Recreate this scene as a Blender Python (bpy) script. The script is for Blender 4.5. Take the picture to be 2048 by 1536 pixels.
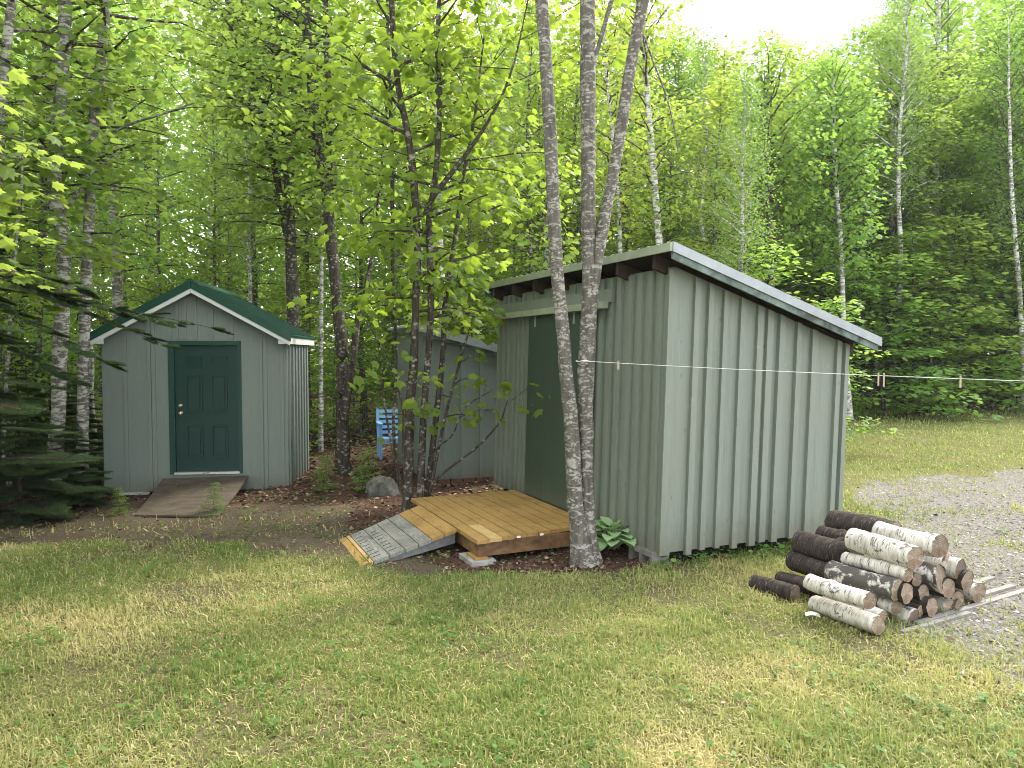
import bpy, math, random
import numpy as np
from mathutils import Vector, Matrix
R = math.radians
rng = np.random.default_rng(7)
random.seed(7)
scene = bpy.context.scene
COL = scene.collection
for o in list(bpy.data.objects):
    bpy.data.objects.remove(o)

# ------------------------------------------------------------------ camera
CAMZ, PITCH, F = 1.85, 0.0423, 1500.0
CAM = np.array([0, 0, CAMZ])
FWD = np.array([0, math.cos(PITCH), -math.sin(PITCH)])
UPV = np.array([0, math.sin(PITCH), math.cos(PITCH)])
RGT = np.array([1.0, 0, 0])
cd = bpy.data.cameras.new('camera')
cam = bpy.data.objects.new('camera', cd)
COL.objects.link(cam)
cam.location = CAM
cam.rotation_euler = (math.pi / 2 - PITCH, 0, 0)
cd.sensor_width = 36
cd.lens = 36 * F / 2048
cd.clip_end = 1000
scene.camera = cam

def ray(x, y):
    return FWD + (x - 1024) / F * RGT + (768 - y) / F * UPV
def at(x, y, depth):
    d = ray(x, y)
    return CAM + d * (depth / d[1])
def onz(x, y, z):
    d = ray(x, y)
    return CAM + d * ((z - CAMZ) / d[2])
def onplane(x, y, P, n):
    d = ray(x, y)
    return CAM + d * (((P - CAM) @ n) / (d @ n))

# ------------------------------------------------------------------ terrain
def sm(t):
    t = np.clip(t, 0, 1)
    return t * t * (3 - 2 * t)
_T = np.random.default_rng(3).random((256, 256))
def vnoise(x, y):
    x = np.asarray(x, float); y = np.asarray(y, float)
    xi = np.floor(x).astype(int); yi = np.floor(y).astype(int)
    fx = sm(x - xi); fy = sm(y - yi)
    g = lambda i, j: _T[i % 256, j % 256]
    return (g(xi, yi) * (1 - fx) + g(xi + 1, yi) * fx) * (1 - fy) + (g(xi, yi + 1) * (1 - fx) + g(xi + 1, yi + 1) * fx) * fy
def fbm(x, y, o=4):
    s = 0; a = .5; n = 0
    for i in range(o):
        s = s + a * vnoise(np.asarray(x) * 2 ** i + 17.3 * i, np.asarray(y) * 2 ** i + 5.1 * i); n += a; a *= .5
    return s / n
def gz(x, y):
    x = np.asarray(x, float); y = np.asarray(y, float)
    z = -.15 - .2 * sm((y - 6) / 4.5) * sm((-2.2 - x) / 2.5)
    z = z + (fbm(x * .45, y * .45, 3) - .5) * .08 * sm((y - 2) / 3) + (fbm(x * 2.2, y * 2.2, 3) - .5) * .03
    z = z - .05 * np.exp(-((x + .35) ** 2 + (y - 7.0) ** 2) / .7)
    z = z + .5 * sm((y - 30) / 40) + .25 * sm((-7 - x) / 10) * sm((y - 8) / 6)
    return z
def ground(px, py):
    z = -.15
    for i in range(12):
        P = onz(px, py, z); z = float(gz(P[0], P[1]))
    return np.array([P[0], P[1], z])

# ------------------------------------------------------------------ mesh accumulation
class Geo:
    def __init__(s): s.v = []; s.f = []; s.m = []; s.r = []; s.n = 0
    def add(s, v, f, mat=0, rnd=0.5):
        v = np.asarray(v, float).reshape(-1, 3)
        if isinstance(f, np.ndarray): fs = [f]
        else:
            d = {}
            for q in f: d.setdefault(len(q), []).append(q)
            fs = [np.array(q) for q in d.values()]
        for q in fs:
            s.f.append(q + s.n); s.m.append(np.full(len(q), mat))
        s.v.append(v); s.r.append(np.broadcast_to(np.asarray(rnd, float), (len(v),)))
        s.n += len(v)
    def mesh(s, name, mats, smooth=False):
        me = bpy.data.meshes.new(name)
        V = np.concatenate(s.v).astype(np.float32)
        me.vertices.add(len(V)); me.vertices.foreach_set('co', V.ravel())
        tot = np.concatenate([np.full(len(f), f.shape[1]) for f in s.f])
        L = np.concatenate([f.ravel() for f in s.f]).astype(np.int32)
        st = np.concatenate([[0], np.cumsum(tot)[:-1]]).astype(np.int32)
        me.loops.add(len(L)); me.loops.foreach_set('vertex_index', L)
        me.polygons.add(len(tot)); me.polygons.foreach_set('loop_start', st)
        me.polygons.foreach_set('loop_total', tot.astype(np.int32))
        me.polygons.foreach_set('material_index', np.concatenate(s.m).astype(np.int32))
        me.polygons.foreach_set('use_smooth', np.full(len(tot), bool(smooth)))
        a = me.attributes.new('rnd', 'FLOAT', 'POINT')
        a.data.foreach_set('value', np.concatenate(s.r).astype(np.float32))
        for m in (mats if isinstance(mats, (list, tuple)) else [mats]): me.materials.append(m)
        me.update(calc_edges=True); me.validate()
        return me
    def obj(s, name, mats, parent=None, smooth=False):
        o = bpy.data.objects.new(name, s.mesh(name, mats, smooth)); COL.objects.link(o)
        if parent is not None: o.parent = parent
        return o
    # --- primitives
    def hexa(s, c, mat=0, rnd=.5):
        # c: 8 corners, bottom loop then top loop
        s.add(c, [(0, 3, 2, 1), (4, 5, 6, 7), (0, 1, 5, 4), (1, 2, 6, 5), (2, 3, 7, 6), (3, 0, 4, 7)], mat, rnd)
    def box(s, o, ax, ay, az, mat=0, rnd=.5):
        o = np.asarray(o, float)
        s.hexa([o, o + ax, o + ax + ay, o + ay, o + az, o + az + ax, o + az + ax + ay, o + az + ay], mat, rnd)
    def tube(s, path, rad, sides=8, mat=0, rnd=.5, caps=True, jit=0.0, seed=0):
        P = np.asarray(path, float); n = len(P)
        rad = np.broadcast_to(np.asarray(rad, float), (n,))
        T = np.gradient(P, axis=0); T /= np.linalg.norm(T, axis=1)[:, None] + 1e-12
        ref = np.array([0, 0, 1.]) if abs(T[0][2]) < .8 else np.array([1., 0, 0])
        A = np.cross(T, ref); A /= np.linalg.norm(A, axis=1)[:, None] + 1e-12
        B = np.cross(T, A)
        th = np.linspace(0, 2 * np.pi, sides, endpoint=False)
        rr = rad[:, None] * np.ones((1, sides))
        if jit:
            g = np.random.default_rng(seed)
            base = g.normal(0, 1, (n, sides)); base = (base + np.roll(base, 1, 1) + np.roll(base, 1, 0)) / 1.7
            rr = rr * (1 + jit * base)
        V = P[:, None] + rr[..., None] * (np.cos(th)[None, :, None] * A[:, None] + np.sin(th)[None, :, None] * B[:, None])
        i = np.arange(n - 1)[:, None]; j = np.arange(sides)[None]; k = (j + 1) % sides
        Fq = np.stack([i * sides + j, i * sides + k, (i + 1) * sides + k, (i + 1) * sides + j], -1).reshape(-1, 4)
        s.add(V.reshape(-1, 3), Fq, mat, rnd)
        if caps:
            s.f.append((np.arange(sides)[None] + s.n - n * sides)[:, ::1]); s.m.append(np.array([mat]))
            s.f.append(np.arange(sides)[None] + s.n - sides); s.m.append(np.array([mat]))

def crom(pts, n):
    P = np.asarray(pts, float)
    Q = np.concatenate([[2 * P[0] - P[1]], P, [2 * P[-1] - P[-2]]])
    out = []
    u = np.linspace(0, len(P) - 1, n)
    for t in u:
        i = min(int(t), len(P) - 2); f = t - i
        a, b, c, d = Q[i], Q[i + 1], Q[i + 2], Q[i + 3]
        out.append(.5 * (2 * b + (c - a) * f + (2 * a - 5 * b + 4 * c - d) * f * f + (3 * b - a - 3 * c + d) * f ** 3))
    return np.array(out)

def tag(o, label=None, cat=None, group=None, kind=None):
    if label: o['label'] = label
    if cat: o['category'] = cat
    if group: o['group'] = group
    if kind: o['kind'] = kind
    return o
def thing(name, label, cat, loc=(0, 0, 0), rotz=0, group=None):
    o = bpy.data.objects.new(name, None); COL.objects.link(o)
    o.location = loc; o.rotation_euler = (0, 0, rotz); o.empty_display_size = .2
    return tag(o, label, cat, group)
def root_at(name, label, cat, P, group=None):
    """an Empty at P whose children keep world coordinates"""
    o = thing(name, label, cat, P, 0, group)
    return o
def part(geo, name, mats, root, smooth=False):
    """child mesh given in world coordinates"""
    off = np.array(root.matrix_basis.translation)
    p = root.parent
    while p is not None:
        off = off + np.array(p.matrix_basis.translation); p = p.parent
    geo.v = [v - off for v in geo.v]
    return geo.obj(name, mats, root, smooth)

# ------------------------------------------------------------------ materials
def S(c):  # plain tuple to rgba
    return (c[0], c[1], c[2], 1)
class M:
    def __init__(s, name, rough=.8, spec=.3):
        s.m = bpy.data.materials.new(name); s.m.use_nodes = True
        s.nt = s.m.node_tree; s.b = s.nt.nodes['Principled BSDF']
        s.b.inputs['Roughness'].default_value = rough
        s.b.inputs['Specular IOR Level'].default_value = spec
        s.out = s.nt.nodes['Material Output']
    def n(s, t, **k):
        x = s.nt.nodes.new(t)
        for a, v in k.items(): setattr(x, a, v)
        return x
    def link(s, a, b): s.nt.links.new(a, b)
    def setin(s, node, key, v):
        if hasattr(v, 'is_output') or isinstance(v, bpy.types.NodeSocket): s.link(v, node.inputs[key])
        else: node.inputs[key].default_value = v
    def coord(s, scale=(1, 1, 1), kind='Object', rot=(0, 0, 0)):
        tc = s.n('ShaderNodeTexCoord'); mp = s.n('ShaderNodeMapping')
        mp.inputs['Scale'].default_value = scale; mp.inputs['Rotation'].default_value = rot
        s.link(tc.outputs[kind], mp.inputs['Vector'])
        if any(rot):
            mp.inputs['Scale'].default_value = (1, 1, 1)
            m2 = s.n('ShaderNodeMapping'); m2.inputs['Scale'].default_value = scale
            s.link(mp.outputs[0], m2.inputs['Vector']); return m2.outputs[0]
        return mp.outputs[0]
    def noise(s, vec, scale=5, detail=4, rough=.55, dist=0):
        x = s.n('ShaderNodeTexNoise'); s.link(vec, x.inputs['Vector'])
        x.inputs['Scale'].default_value = scale; x.inputs['Detail'].default_value = detail
        x.inputs['Roughness'].default_value = rough; x.inputs['Distortion'].default_value = dist
        return x.outputs['Fac']
    def voro(s, vec, scale=5, feature='F1', out='Distance'):
        x = s.n('ShaderNodeTexVoronoi', feature=feature); s.link(vec, x.inputs['Vector'])
        x.inputs['Scale'].default_value = scale
        return x.outputs[out]
    def ramp(s, fac, stops):
        x = s.n('ShaderNodeValToRGB'); s.link(fac, x.inputs['Fac'])
        e = x.color_ramp.elements
        while len(e) < len(stops): e.new(.5)
        for i, (p, c) in enumerate(stops):
            e[i].position = p; e[i].color = S(c) if not isinstance(c, (int, float)) else (c, c, c, 1)
        return x.outputs['Color']
    def mix(s, fac, a, b, mode='MIX'):
        x = s.n('ShaderNodeMix', data_type='RGBA', blend_type=mode)
        s.setin(x, 0, fac)
        for k, v in ((6, a), (7, b)):
            if isinstance(v, tuple): x.inputs[k].default_value = S(v)
            else: s.link(v, x.inputs[k])
        return x.outputs[2]
    def math(s, op, a, b=0.0):
        x = s.n('ShaderNodeMath', operation=op); s.setin(x, 0, a); s.setin(x, 1, b)
        return x.outputs[0]
    def attr(s, name='rnd', out='Fac'):
        x = s.n('ShaderNodeAttribute'); x.attribute_name = name
        return x.outputs[out]
    def orand(s):
        return s.n('ShaderNodeObjectInfo').outputs['Random']
    def bump(s, h, strength=.3, dist=.01):
        x = s.n('ShaderNodeBump'); s.link(h, x.inputs['Height'])
        x.inputs['Strength'].default_value = strength; x.inputs['Distance'].default_value = dist
        s.link(x.outputs[0], s.b.inputs['Normal'])
    def col(s, c): s.setin(s.b, 'Base Color', c if not isinstance(c, tuple) else S(c)); return s
    def rough(s, c): s.setin(s.b, 'Roughness', c)

def painted_wood(name, base, along='z', rough=.62, wear=.5):
    m = M(name, rough, .35)
    g = m.coord((9, 9, .55)); big = m.coord((1.1, 1.1, .5)); iso = m.coord()
    grain = m.noise(g, 9, 6, .65)
    blotch = m.noise(big, 1.6, 4)
    c = m.mix(m.ramp(grain, [(.3, 0), (.75, 1)]), tuple(x * .86 for x in base), tuple(min(1, x * 1.1) for x in base))
    c = m.mix(m.ramp(blotch, [(.35, 0), (.7, 1)]), c, tuple(x * .9 + .02 for x in (base[0] * 1.02, base[1] * .98, base[2] * .95)))
    # knots that bleed through the paint, and pale scuffs
    k = m.voro(m.coord((2.6, 2.6, 1.7)), 1.9)
    kn = m.ramp(k, [(.05, 1), (.10, 0)])
    c = m.mix(m.math('MULTIPLY', kn, .95 * wear), c, tuple(x * .55 for x in base))
    sc = m.ramp(m.noise(m.coord((3, 3, 2)), 3.1, 7, .75), [(.62, 0), (.70, 1)])
    c = m.mix(m.math('MULTIPLY', sc, .7 * wear), c, tuple(min(1, x * 1.5 + .06) for x in base))
    # streaky weathering
    st = m.ramp(m.noise(m.coord((7, 7, .25)), 4, 4), [(.5, 0), (.8, 1)])
    c = m.mix(m.math('MULTIPLY', st, .8 * wear), c, (base[0] * .62, base[1] * .6, base[2] * .55))
    geo_ = m.n('ShaderNodeTexCoord'); sx = m.n('ShaderNodeSeparateXYZ'); m.link(geo_.outputs['Object'], sx.inputs[0])
    sp = m.math('SUBTRACT', m.math('MULTIPLY', m.noise(m.coord((6, 6, 3)), 3, 6, .7), .55), sx.outputs['Z'])
    c = m.mix(m.math('MULTIPLY', m.ramp(sp, [(.0, 0), (.28, 1)]), .55), c, (.13, .115, .085))
    nail = m.ramp(m.voro(m.coord((6.5, 6.5, 1.7)), 1.0), [(.035, 1), (.05, 0)])
    c = m.mix(m.math('MULTIPLY', nail, .6), c, (.09, .085, .075))
    m.col(c)
    m.bump(grain, .25, .004)
    return m.m
def raw_wood(name, base, dark, scale=1.0, rough=.75, axis=(1, 1, 1), turn=0.0):
    m = M(name, rough, .25)
    r = m.orand()
    v = m.coord(axis, rot=(0, 0, -R(turn)))
    off = m.n('ShaderNodeVectorMath', operation='ADD'); m.link(v, off.inputs[0])
    cmb = m.n('ShaderNodeCombineXYZ'); mm = m.math('MULTIPLY', r, 37.0)
    m.link(mm, cmb.inputs[0]); m.link(mm, cmb.inputs[1]); m.link(mm, cmb.inputs[2]); m.link(cmb.outputs[0], off.inputs[1])
    vv = off.outputs[0]
    g = m.noise(vv, 6 * scale, 6, .6, 1.2)
    c = m.mix(m.ramp(g, [(.32, 0), (.7, 1)]), dark, base)
    c = m.mix(m.math('MULTIPLY', m.ramp(r, [(0, 0), (1, 1)]), .55), c, (base[0] * .78, base[1] * .74, base[2] * .68), 'MIX')
    fine = m.noise(vv, 30 * scale, 4, .7)
    c = m.mix(m.math('MULTIPLY', m.ramp(fine, [(.55, 0), (.7, 1)]), .4), c, dark)
    st = m.noise(m.coord((1, 1, 1)), 2.6, 6, .68)
    c = m.mix(m.math('MULTIPLY', m.ramp(st, [(.48, 0), (.7, 1)]), .6), c, tuple(x * .55 for x in dark))
    kk = m.voro(m.coord((1.2, 3.2, 3.2), rot=(0, 0, -R(turn))), 1.7)
    c = m.mix(m.math('MULTIPLY', m.ramp(kk, [(.045, 1), (.09, 0)]), .8), c, tuple(x * .6 for x in dark))
    m.col(c); m.bump(g, .3, .003)
    return m.m
def plain(name, c, rough=.6, spec=.3, metal=0, var=.2):
    m = M(name, rough, spec)
    nz = m.noise(m.coord(), 7, 5, .6)
    m.col(m.mix(m.ramp(nz, [(.3, 0), (.72, 1)]), tuple(x * (1 - var) for x in c), tuple(min(1, x * (1 + var)) for x in c)))
    m.b.inputs['Metallic'].default_value = metal
    m.bump(m.noise(m.coord(), 60, 3), .08, .002)
    return m.m
def leaf_mat(name, dark, light, trans, tw=.45, yellow=(.2, .2, .02), ywt=.25):
    m = M(name, .5, .25)
    a = m.attr('rnd'); r = m.orand()
    c = m.mix(a, dark, light)
    c = m.mix(m.math('MULTIPLY', m.math('POWER', a, 4.0), ywt), c, yellow)
    hs = m.n('ShaderNodeHueSaturation'); m.link(c, hs.inputs['Color'])
    m.link(m.math('ADD', m.math('MULTIPLY', r, .035), .482), hs.inputs['Hue'])
    m.link(m.math('ADD', m.math('MULTIPLY', r, .35), .82), hs.inputs['Value'])
    m.link(hs.outputs[0], m.b.inputs['Base Color'])
    t = m.n('ShaderNodeBsdfTranslucent')
    tc = m.mix(a, tuple(x * .8 for x in trans), trans)
    hs2 = m.n('ShaderNodeHueSaturation'); m.link(tc, hs2.inputs['Color'])
    m.link(m.math('ADD', m.math('MULTIPLY', r, .03), .485), hs2.inputs['Hue'])
    m.link(hs2.outputs[0], t.inputs['Color'])
    mx = m.n('ShaderNodeMixShader'); mx.inputs[0].default_value = tw
    m.link(m.b.outputs[0], mx.inputs[1]); m.link(t.outputs[0], mx.inputs[2])
    m.link(mx.outputs[0], m.out.inputs['Surface'])
    return m.m
def bark_mat(name, dark, mid, pale, pale_amt=.5, ringscale=(7, 7, 16), patch=3.0, fis=.5):
    m = M(name, .9, .15)
    iso = m.coord(); ring = m.coord(ringscale); tall = m.coord((14, 14, 2.5))
    n1 = m.noise(tall, 2.2, 6, .65, .6)
    c = m.mix(m.ramp(n1, [(.35, 0), (.65, 1)]), dark, mid)
    lich = m.noise(ring, patch / 2.4, 5, .7, .8)
    hi = .62 - .25 * pale_amt
    f = m.ramp(lich, [(hi, 0), (hi + .07, 1)])
    c = m.mix(f, c, pale)
    spots = m.voro(m.coord((ringscale[0], ringscale[1], ringscale[2] * .8)), 2.2)
    pick = m.ramp(m.noise(m.coord((3, 3, 5)), 2.0, 3, .6), [(.42, 0), (.56, 1)])
    c = m.mix(m.math('MULTIPLY', m.math('MULTIPLY', m.ramp(spots, [(.26, 1), (.36, 0)]), pick), .85), c, tuple(x * 1.15 for x in pale))
    cr = m.ramp(m.noise(ring, 3.2, 5, .75), [(.60, 0), (.68, 1)])
    c = m.mix(m.math('MULTIPLY', cr, fis + .3), c, tuple(x * .45 for x in dark))
    m.col(c); m.bump(m.math('ADD', n1, m.math('MULTIPLY', lich, .6)), .6, .012)
    return m.m

MAT = {}
MAT['sage'] = painted_wood('sage_paint', (.184, .213, .176))
MAT['sage_side'] = MAT['sage']
MAT['cabin'] = painted_wood('blue_sage_paint', (.165, .2, .18), wear=.25)
MAT['green_door'] = plain('dark_green_paint', (.007, .034, .029), .42, .4, 0, .08)
MAT['shed_door'] = painted_wood('green_board_paint', (.035, .062, .04), wear=.15)
MAT['trim_green'] = plain('green_trim_paint', (.010, .045, .037), .45, .4, 0, .1)
MAT['roof_green'] = plain('green_roof_metal', (.009, .055, .038), .38, .5, .2, .1)
MAT['white'] = plain('white_trim_paint', (.58, .59, .57), .55, .3, 0, .06)
MAT['galv'] = plain('galvanised_metal', (.29, .31, .32), .5, .4, .3, .15)
MAT['roof_metal'] = plain('weathered_roof_metal', (.50, .54, .50), .45, .5, .35, .25)
MAT['drip'] = plain('sage_drip_metal', (.30, .33, .24), .5, .4, .1, .15)
MAT['mossy'] = plain('mossy_fascia_wood', (.13, .165, .15), .85, .2, 0, .7)
MAT['rafter'] = raw_wood('rafter_wood', (.06, .038, .03), (.022, .015, .013), .8)  # near-black tone stands in for the deep shade under the eave
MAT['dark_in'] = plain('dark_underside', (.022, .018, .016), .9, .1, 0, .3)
MAT['brass'] = plain('worn_brass', (.75, .6, .38), .28, .5, .9, .1)
MAT['alu'] = plain('aluminium', (.7, .7, .68), .35, .5, .8, .1)
MAT['concrete'] = plain('concrete', (.33, .32, .29), .95, .2, 0, .35)
MAT['blockdark'] = plain('dark_concrete', (.19, .175, .16), .95, .2, 0, .35)  # darker concrete tone for the cinder block
MAT['brick'] = plain('brick', (.17, .085, .06), .92, .2, 0, .4)
MAT['stone'] = plain('boulder_stone', (.12, .12, .105), .95, .2, 0, .6)
MAT['blue'] = plain('blue_plastic', (.20, .40, .68), .35, .4, 0, .1)
MAT['rope'] = plain('white_cord', (.75, .75, .7), .7, .2, 0, .05)
MAT['peg'] = plain('weathered_peg_wood', (.4, .33, .24), .8, .2, 0, .2)
MAT['chip'] = plain('white_chip', (.7, .68, .62), .8, .2, 0, .1)
MAT['decking'] = raw_wood('treated_decking', (.45, .285, .10), (.29, .165, .052), 1.0, .65, (.9, 5, 5), 113.7)
MAT['decking_new'] = raw_wood('fresh_board', (.60, .42, .20), (.46, .29, .11), 1.0, .65, (.9, 5, 5), 113.7)
MAT['grey_board'] = raw_wood('weathered_grey_board', (.36, .345, .31), (.12, .115, .105), 1.0, .9, (.9, 6, 6), 113.7)
MAT['joist'] = raw_wood('stained_joist', (.27, .155, .075), (.06, .03, .02), .45, .85, (1.4, 1.4, 3))
MAT['grey_joist'] = raw_wood('grey_joist', (.25, .255, .26), (.13, .13, .135), .8, .9, (1, 3, 3))
MAT['lumber'] = raw_wood('silvered_lumber', (.27, .26, .25), (.17, .16, .155), .7, .85, (1, 4, 4))
m = M('weathered_plywood', .9, .15)
n1 = m.noise(m.coord((1.2, 3, 3)), 3, 6, .65)
c = m.mix(m.ramp(n1, [(.3, 0), (.7, 1)]), (.055, .043, .034), (.12, .097, .078))
c = m.mix(m.ramp(m.noise(m.coord(), 2.3, 6, .7), [(.55, 0), (.68, 1)]), c, (.11, .10, .05))
c = m.mix(m.ramp(m.noise(m.coord(), 26, 3, .6), [(.69, 0), (.73, 1)]), c, (.34, .29, .22))
m.col(c); m.bump(n1, .35, .006); MAT['ply'] = m.m

MAT['bark_front'] = bark_mat('lichen_bark', (.075, .066, .056), (.15, .136, .118), (.315, .30, .262), .38, (8, 8, 17), 3.0, .55)
MAT['bark_clump'] = bark_mat('dark_maple_bark', (.028, .022, .018), (.085, .072, .06), (.26, .245, .21), .16, (6, 6, 10), 2.4, .5)
MAT['bark_grey'] = bark_mat('grey_forest_bark', (.05, .042, .036), (.12, .105, .09), (.30, .29, .26), .25, (6, 6, 10), 2.2, .4)
MAT['bark_birch'] = bark_mat('pale_birch_bark', (.085, .075, .065), (.20, .185, .165), (.44, .42, .385), .50, (4.5, 4.5, 14), 2.2, .6)
MAT['bark_white'] = bark_mat('white_birch_bark', (.085, .072, .06), (.27, .255, .23), (.56, .545, .51), .6, (4, 4, 16), 2.0, .6)
MAT['bark_spruce'] = bark_mat('brown_fir_bark', (.03, .022, .017), (.075, .055, .042), (.14, .12, .1), .1, (8, 8, 8), 3, .4)
m = M('birch_log_bark', .75, .25)
ring = m.coord((26, 26, 4.5)); L = m.noise(m.coord((5, 5, 30)), 2.2, 6, .7)
L2 = m.noise(m.coord((7, 7, 7)), 1.4, 5, .65, .6)
c = m.mix(m.ramp(m.noise(m.coord((3, 3, 40)), 3, 3, .6), [(.35, 0), (.65, 1)]), (.48, .455, .41), (.66, .64, .59))
c = m.mix(m.math('MULTIPLY', m.ramp(m.noise(m.coord(), 5, 4, .6), [(.5, 0), (.75, 1)]), .6), c, (.5, .42, .33))
c = m.mix(m.math('MULTIPLY', m.ramp(m.noise(m.coord((2.5, 2.5, 9)), 2.6, 5, .7), [(.40, 0), (.66, 1)]), .75), c, (.33, .285, .235))
c = m.mix(m.ramp(L, [(.55, 0), (.62, 1)]), c, (.07, .06, .055))
sc_ = m.noise(m.coord((1.2, 1.2, 13)), 1.5, 3, .5, .4)
c = m.mix(m.ramp(sc_, [(.655, 0), (.68, 1)]), c, (.05, .045, .04))
amt = m.attr('rnd')
c = m.mix(m.ramp(m.math('ADD', L2, m.math('MULTIPLY', m.math('SUBTRACT', amt, .45), .5)), [(.58, 0), (.65, 1)]), c, (.075, .068, .06))
m.col(c); m.bump(L, .4, .004); MAT['log_white'] = m.m
m = M('dark_log_bark', .9, .15)
L = m.noise(m.coord((4, 4, 26)), 2.4, 6, .75, .5)
c = m.mix(m.ramp(L, [(.35, 0), (.62, 1)]), (.015, .012, .011), (.07, .055, .047))
c = m.mix(m.ramp(m.noise(m.coord((5, 5, 34)), 2.4, 6, .75), [(.58, 0), (.68, 1)]), c, (.27, .245, .22))
m.col(c); m.bump(L, .9, .012); MAT['log_dark'] = m.m
m = M('cut_log_end', .85, .15)
tcn = m.coord()
w = m.n('ShaderNodeTexWave', wave_type='RINGS', rings_direction='Z'); m.link(tcn, w.inputs['Vector'])
w.inputs['Scale'].default_value = 22; w.inputs['Distortion'].default_value = 2.5; w.inputs['Detail'].default_value = 3
c = m.mix(w.outputs['Fac'], (.16, .125, .095), (.27, .215, .165))
c = m.mix(m.ramp(m.noise(tcn, 7, 5, .65), [(.42, 0), (.68, 1)]), c, (.12, .075, .045))
hs = m.n('ShaderNodeHueSaturation'); m.link(c, hs.inputs['Color'])
m.link(m.math('ADD', m.math('MULTIPLY', m.orand(), .6), .7), hs.inputs['Value'])
m.link(hs.outputs[0], m.b.inputs['Base Color']); m.bump(m.noise(tcn, 60, 3), .4, .003); MAT['cut'] = m.m

MAT['leaf_maple'] = leaf_mat('maple_leaves', (.07, .14, .022), (.135, .235, .045), (.38, .54, .085), .5)
MAT['leaf_moose'] = leaf_mat('broad_maple_leaves', (.075, .15, .022), (.14, .25, .038), (.36, .56, .055), .5)
MAT['leaf_back'] = leaf_mat('woodland_leaves', (.075, .15, .035), (.145, .25, .055), (.42, .60, .09), .5)
MAT['leaf_birch'] = leaf_mat('birch_leaves', (.075, .14, .04), (.14, .22, .06), (.36, .52, .09), .5)
MAT['leaf_yellow'] = leaf_mat('yellow_green_leaves', (.10, .175, .03), (.18, .265, .05), (.50, .60, .08), .5)
MAT['needles'] = leaf_mat('fir_needles', (.05, .095, .045), (.11, .18, .07), (.14, .22, .07), .25, (.16, .2, .06), .4)
MAT['hosta'] = leaf_mat('hosta_leaves', (.24, .42, .19), (.36, .54, .28), (.42, .62, .2), .25, (.45, .55, .3), .2)
MAT['grass'] = leaf_mat('lawn_blades', (.12, .185, .04), (.30, .315, .105), (.42, .46, .13), .38, (.54, .42, .23), 1.0)
MAT['weed'] = leaf_mat('weed_leaves', (.05, .12, .025), (.11, .2, .04), (.2, .34, .05), .3)
m = M('dead_leaves', .9, .15)
c = m.ramp(m.attr('rnd'), [(0, (.05, .028, .02)), (.5, (.115, .066, .045)), (.85, (.21, .14, .10)), (1, (.36, .28, .21))])
m.col(c); MAT['litter'] = m.m
m = M('gravel_stone', .9, .2)
c = m.ramp(m.attr('rnd'), [(0, (.085, .075, .066)), (.5, (.175, .166, .158)), (.85, (.29, .28, .27)), (1, (.5, .48, .46))])
m.col(c); MAT['pebble'] = m.m
m = M('ground_earth', .95, .1)
v = m.coord()
dirt = m.attr('dirt'); grav = m.attr('gravel'); lit = m.attr('litter')
nf = m.noise(v, 30, 6, .7); nm = m.noise(v, 6, 5, .65); nb = m.noise(v, 1.3, 5, .6)
lawn = m.mix(m.ramp(nf, [(.3, 0), (.7, 1)]), (.06, .05, .024), (.20, .185, .075))
lawn = m.mix(m.ramp(nb, [(.3, 0), (.7, .6)]), lawn, (.11, .115, .04))
d = m.mix(m.ramp(nf, [(.3, 0), (.7, 1)]), (.05, .037, .028), (.15, .112, .082))
d = m.mix(m.ramp(nm, [(.45, 0), (.7, 1)]), d, (.085, .075, .04))
li = m.mix(m.ramp(m.noise(v, 42, 5, .75), [(.35, 0), (.7, 1)]), (.03, .018, .014), (.135, .078, .055))
gr = m.mix(m.ramp(m.voro(v, 45, out='Color'), [(0, 0), (1, 1)]), (.095, .086, .078), (.225, .21, .195))
gr = m.mix(m.ramp(nm, [(.5, 0), (.7, 1)]), gr, (.16, .15, .09))
def edge(mask):
    s_ = m.math('ADD', mask, m.math('MULTIPLY', m.math('SUBTRACT', nm, .5), .8))
    return m.ramp(s_, [(.38, 0), (.62, 1)])
c = m.mix(edge(dirt), lawn, d); c = m.mix(edge(grav), c, gr); c = m.mix(edge(lit), c, li)
m.col(c); m.bump(m.math('ADD', nf, m.math('MULTIPLY', m.voro(v, 45), .6)), .9, .02); MAT['ground'] = m.m

# ------------------------------------------------------------------ ground masks (real patches of earth, gravel and leaf litter)
YB = np.array([[-30, 7.4], [-6, 7.9], [-3.7, 8.1], [-1.9, 7.15], [-.6, 6.8], [.2, 6.85], [1.0, 6.8], [1.5, 7.3], [2.2, 7.7], [3.0, 8.8], [3.4, 9.6]])
def soft(d, w): return sm(d / w + .5)
def m_dirt(x, y):
    yb = np.interp(x, YB[:, 0], YB[:, 1])
    d = soft(y - yb + (fbm(x * 1.3, y * 1.3) - .5) * 1.0, .7) * soft(3.2 - x, .5)
    worn = fbm(x * .8 + 40, y * .8 + 9, 4)
    return np.clip(d * soft(13.5 - y + x * 0, 3) + .5 * soft(worn - .55, .14) * soft(9 - y, 2), 0, 1)
GP = np.array([(2.55, 5.35), (3.0, 4.7), (3.15, 3.9), (5, 2.2), (16, 3), (16, 8.5), (9.5, 13.0), (6.5, 12.4), (4.4, 10.5), (3.5, 7.9), (2.9, 6.4)])
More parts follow.
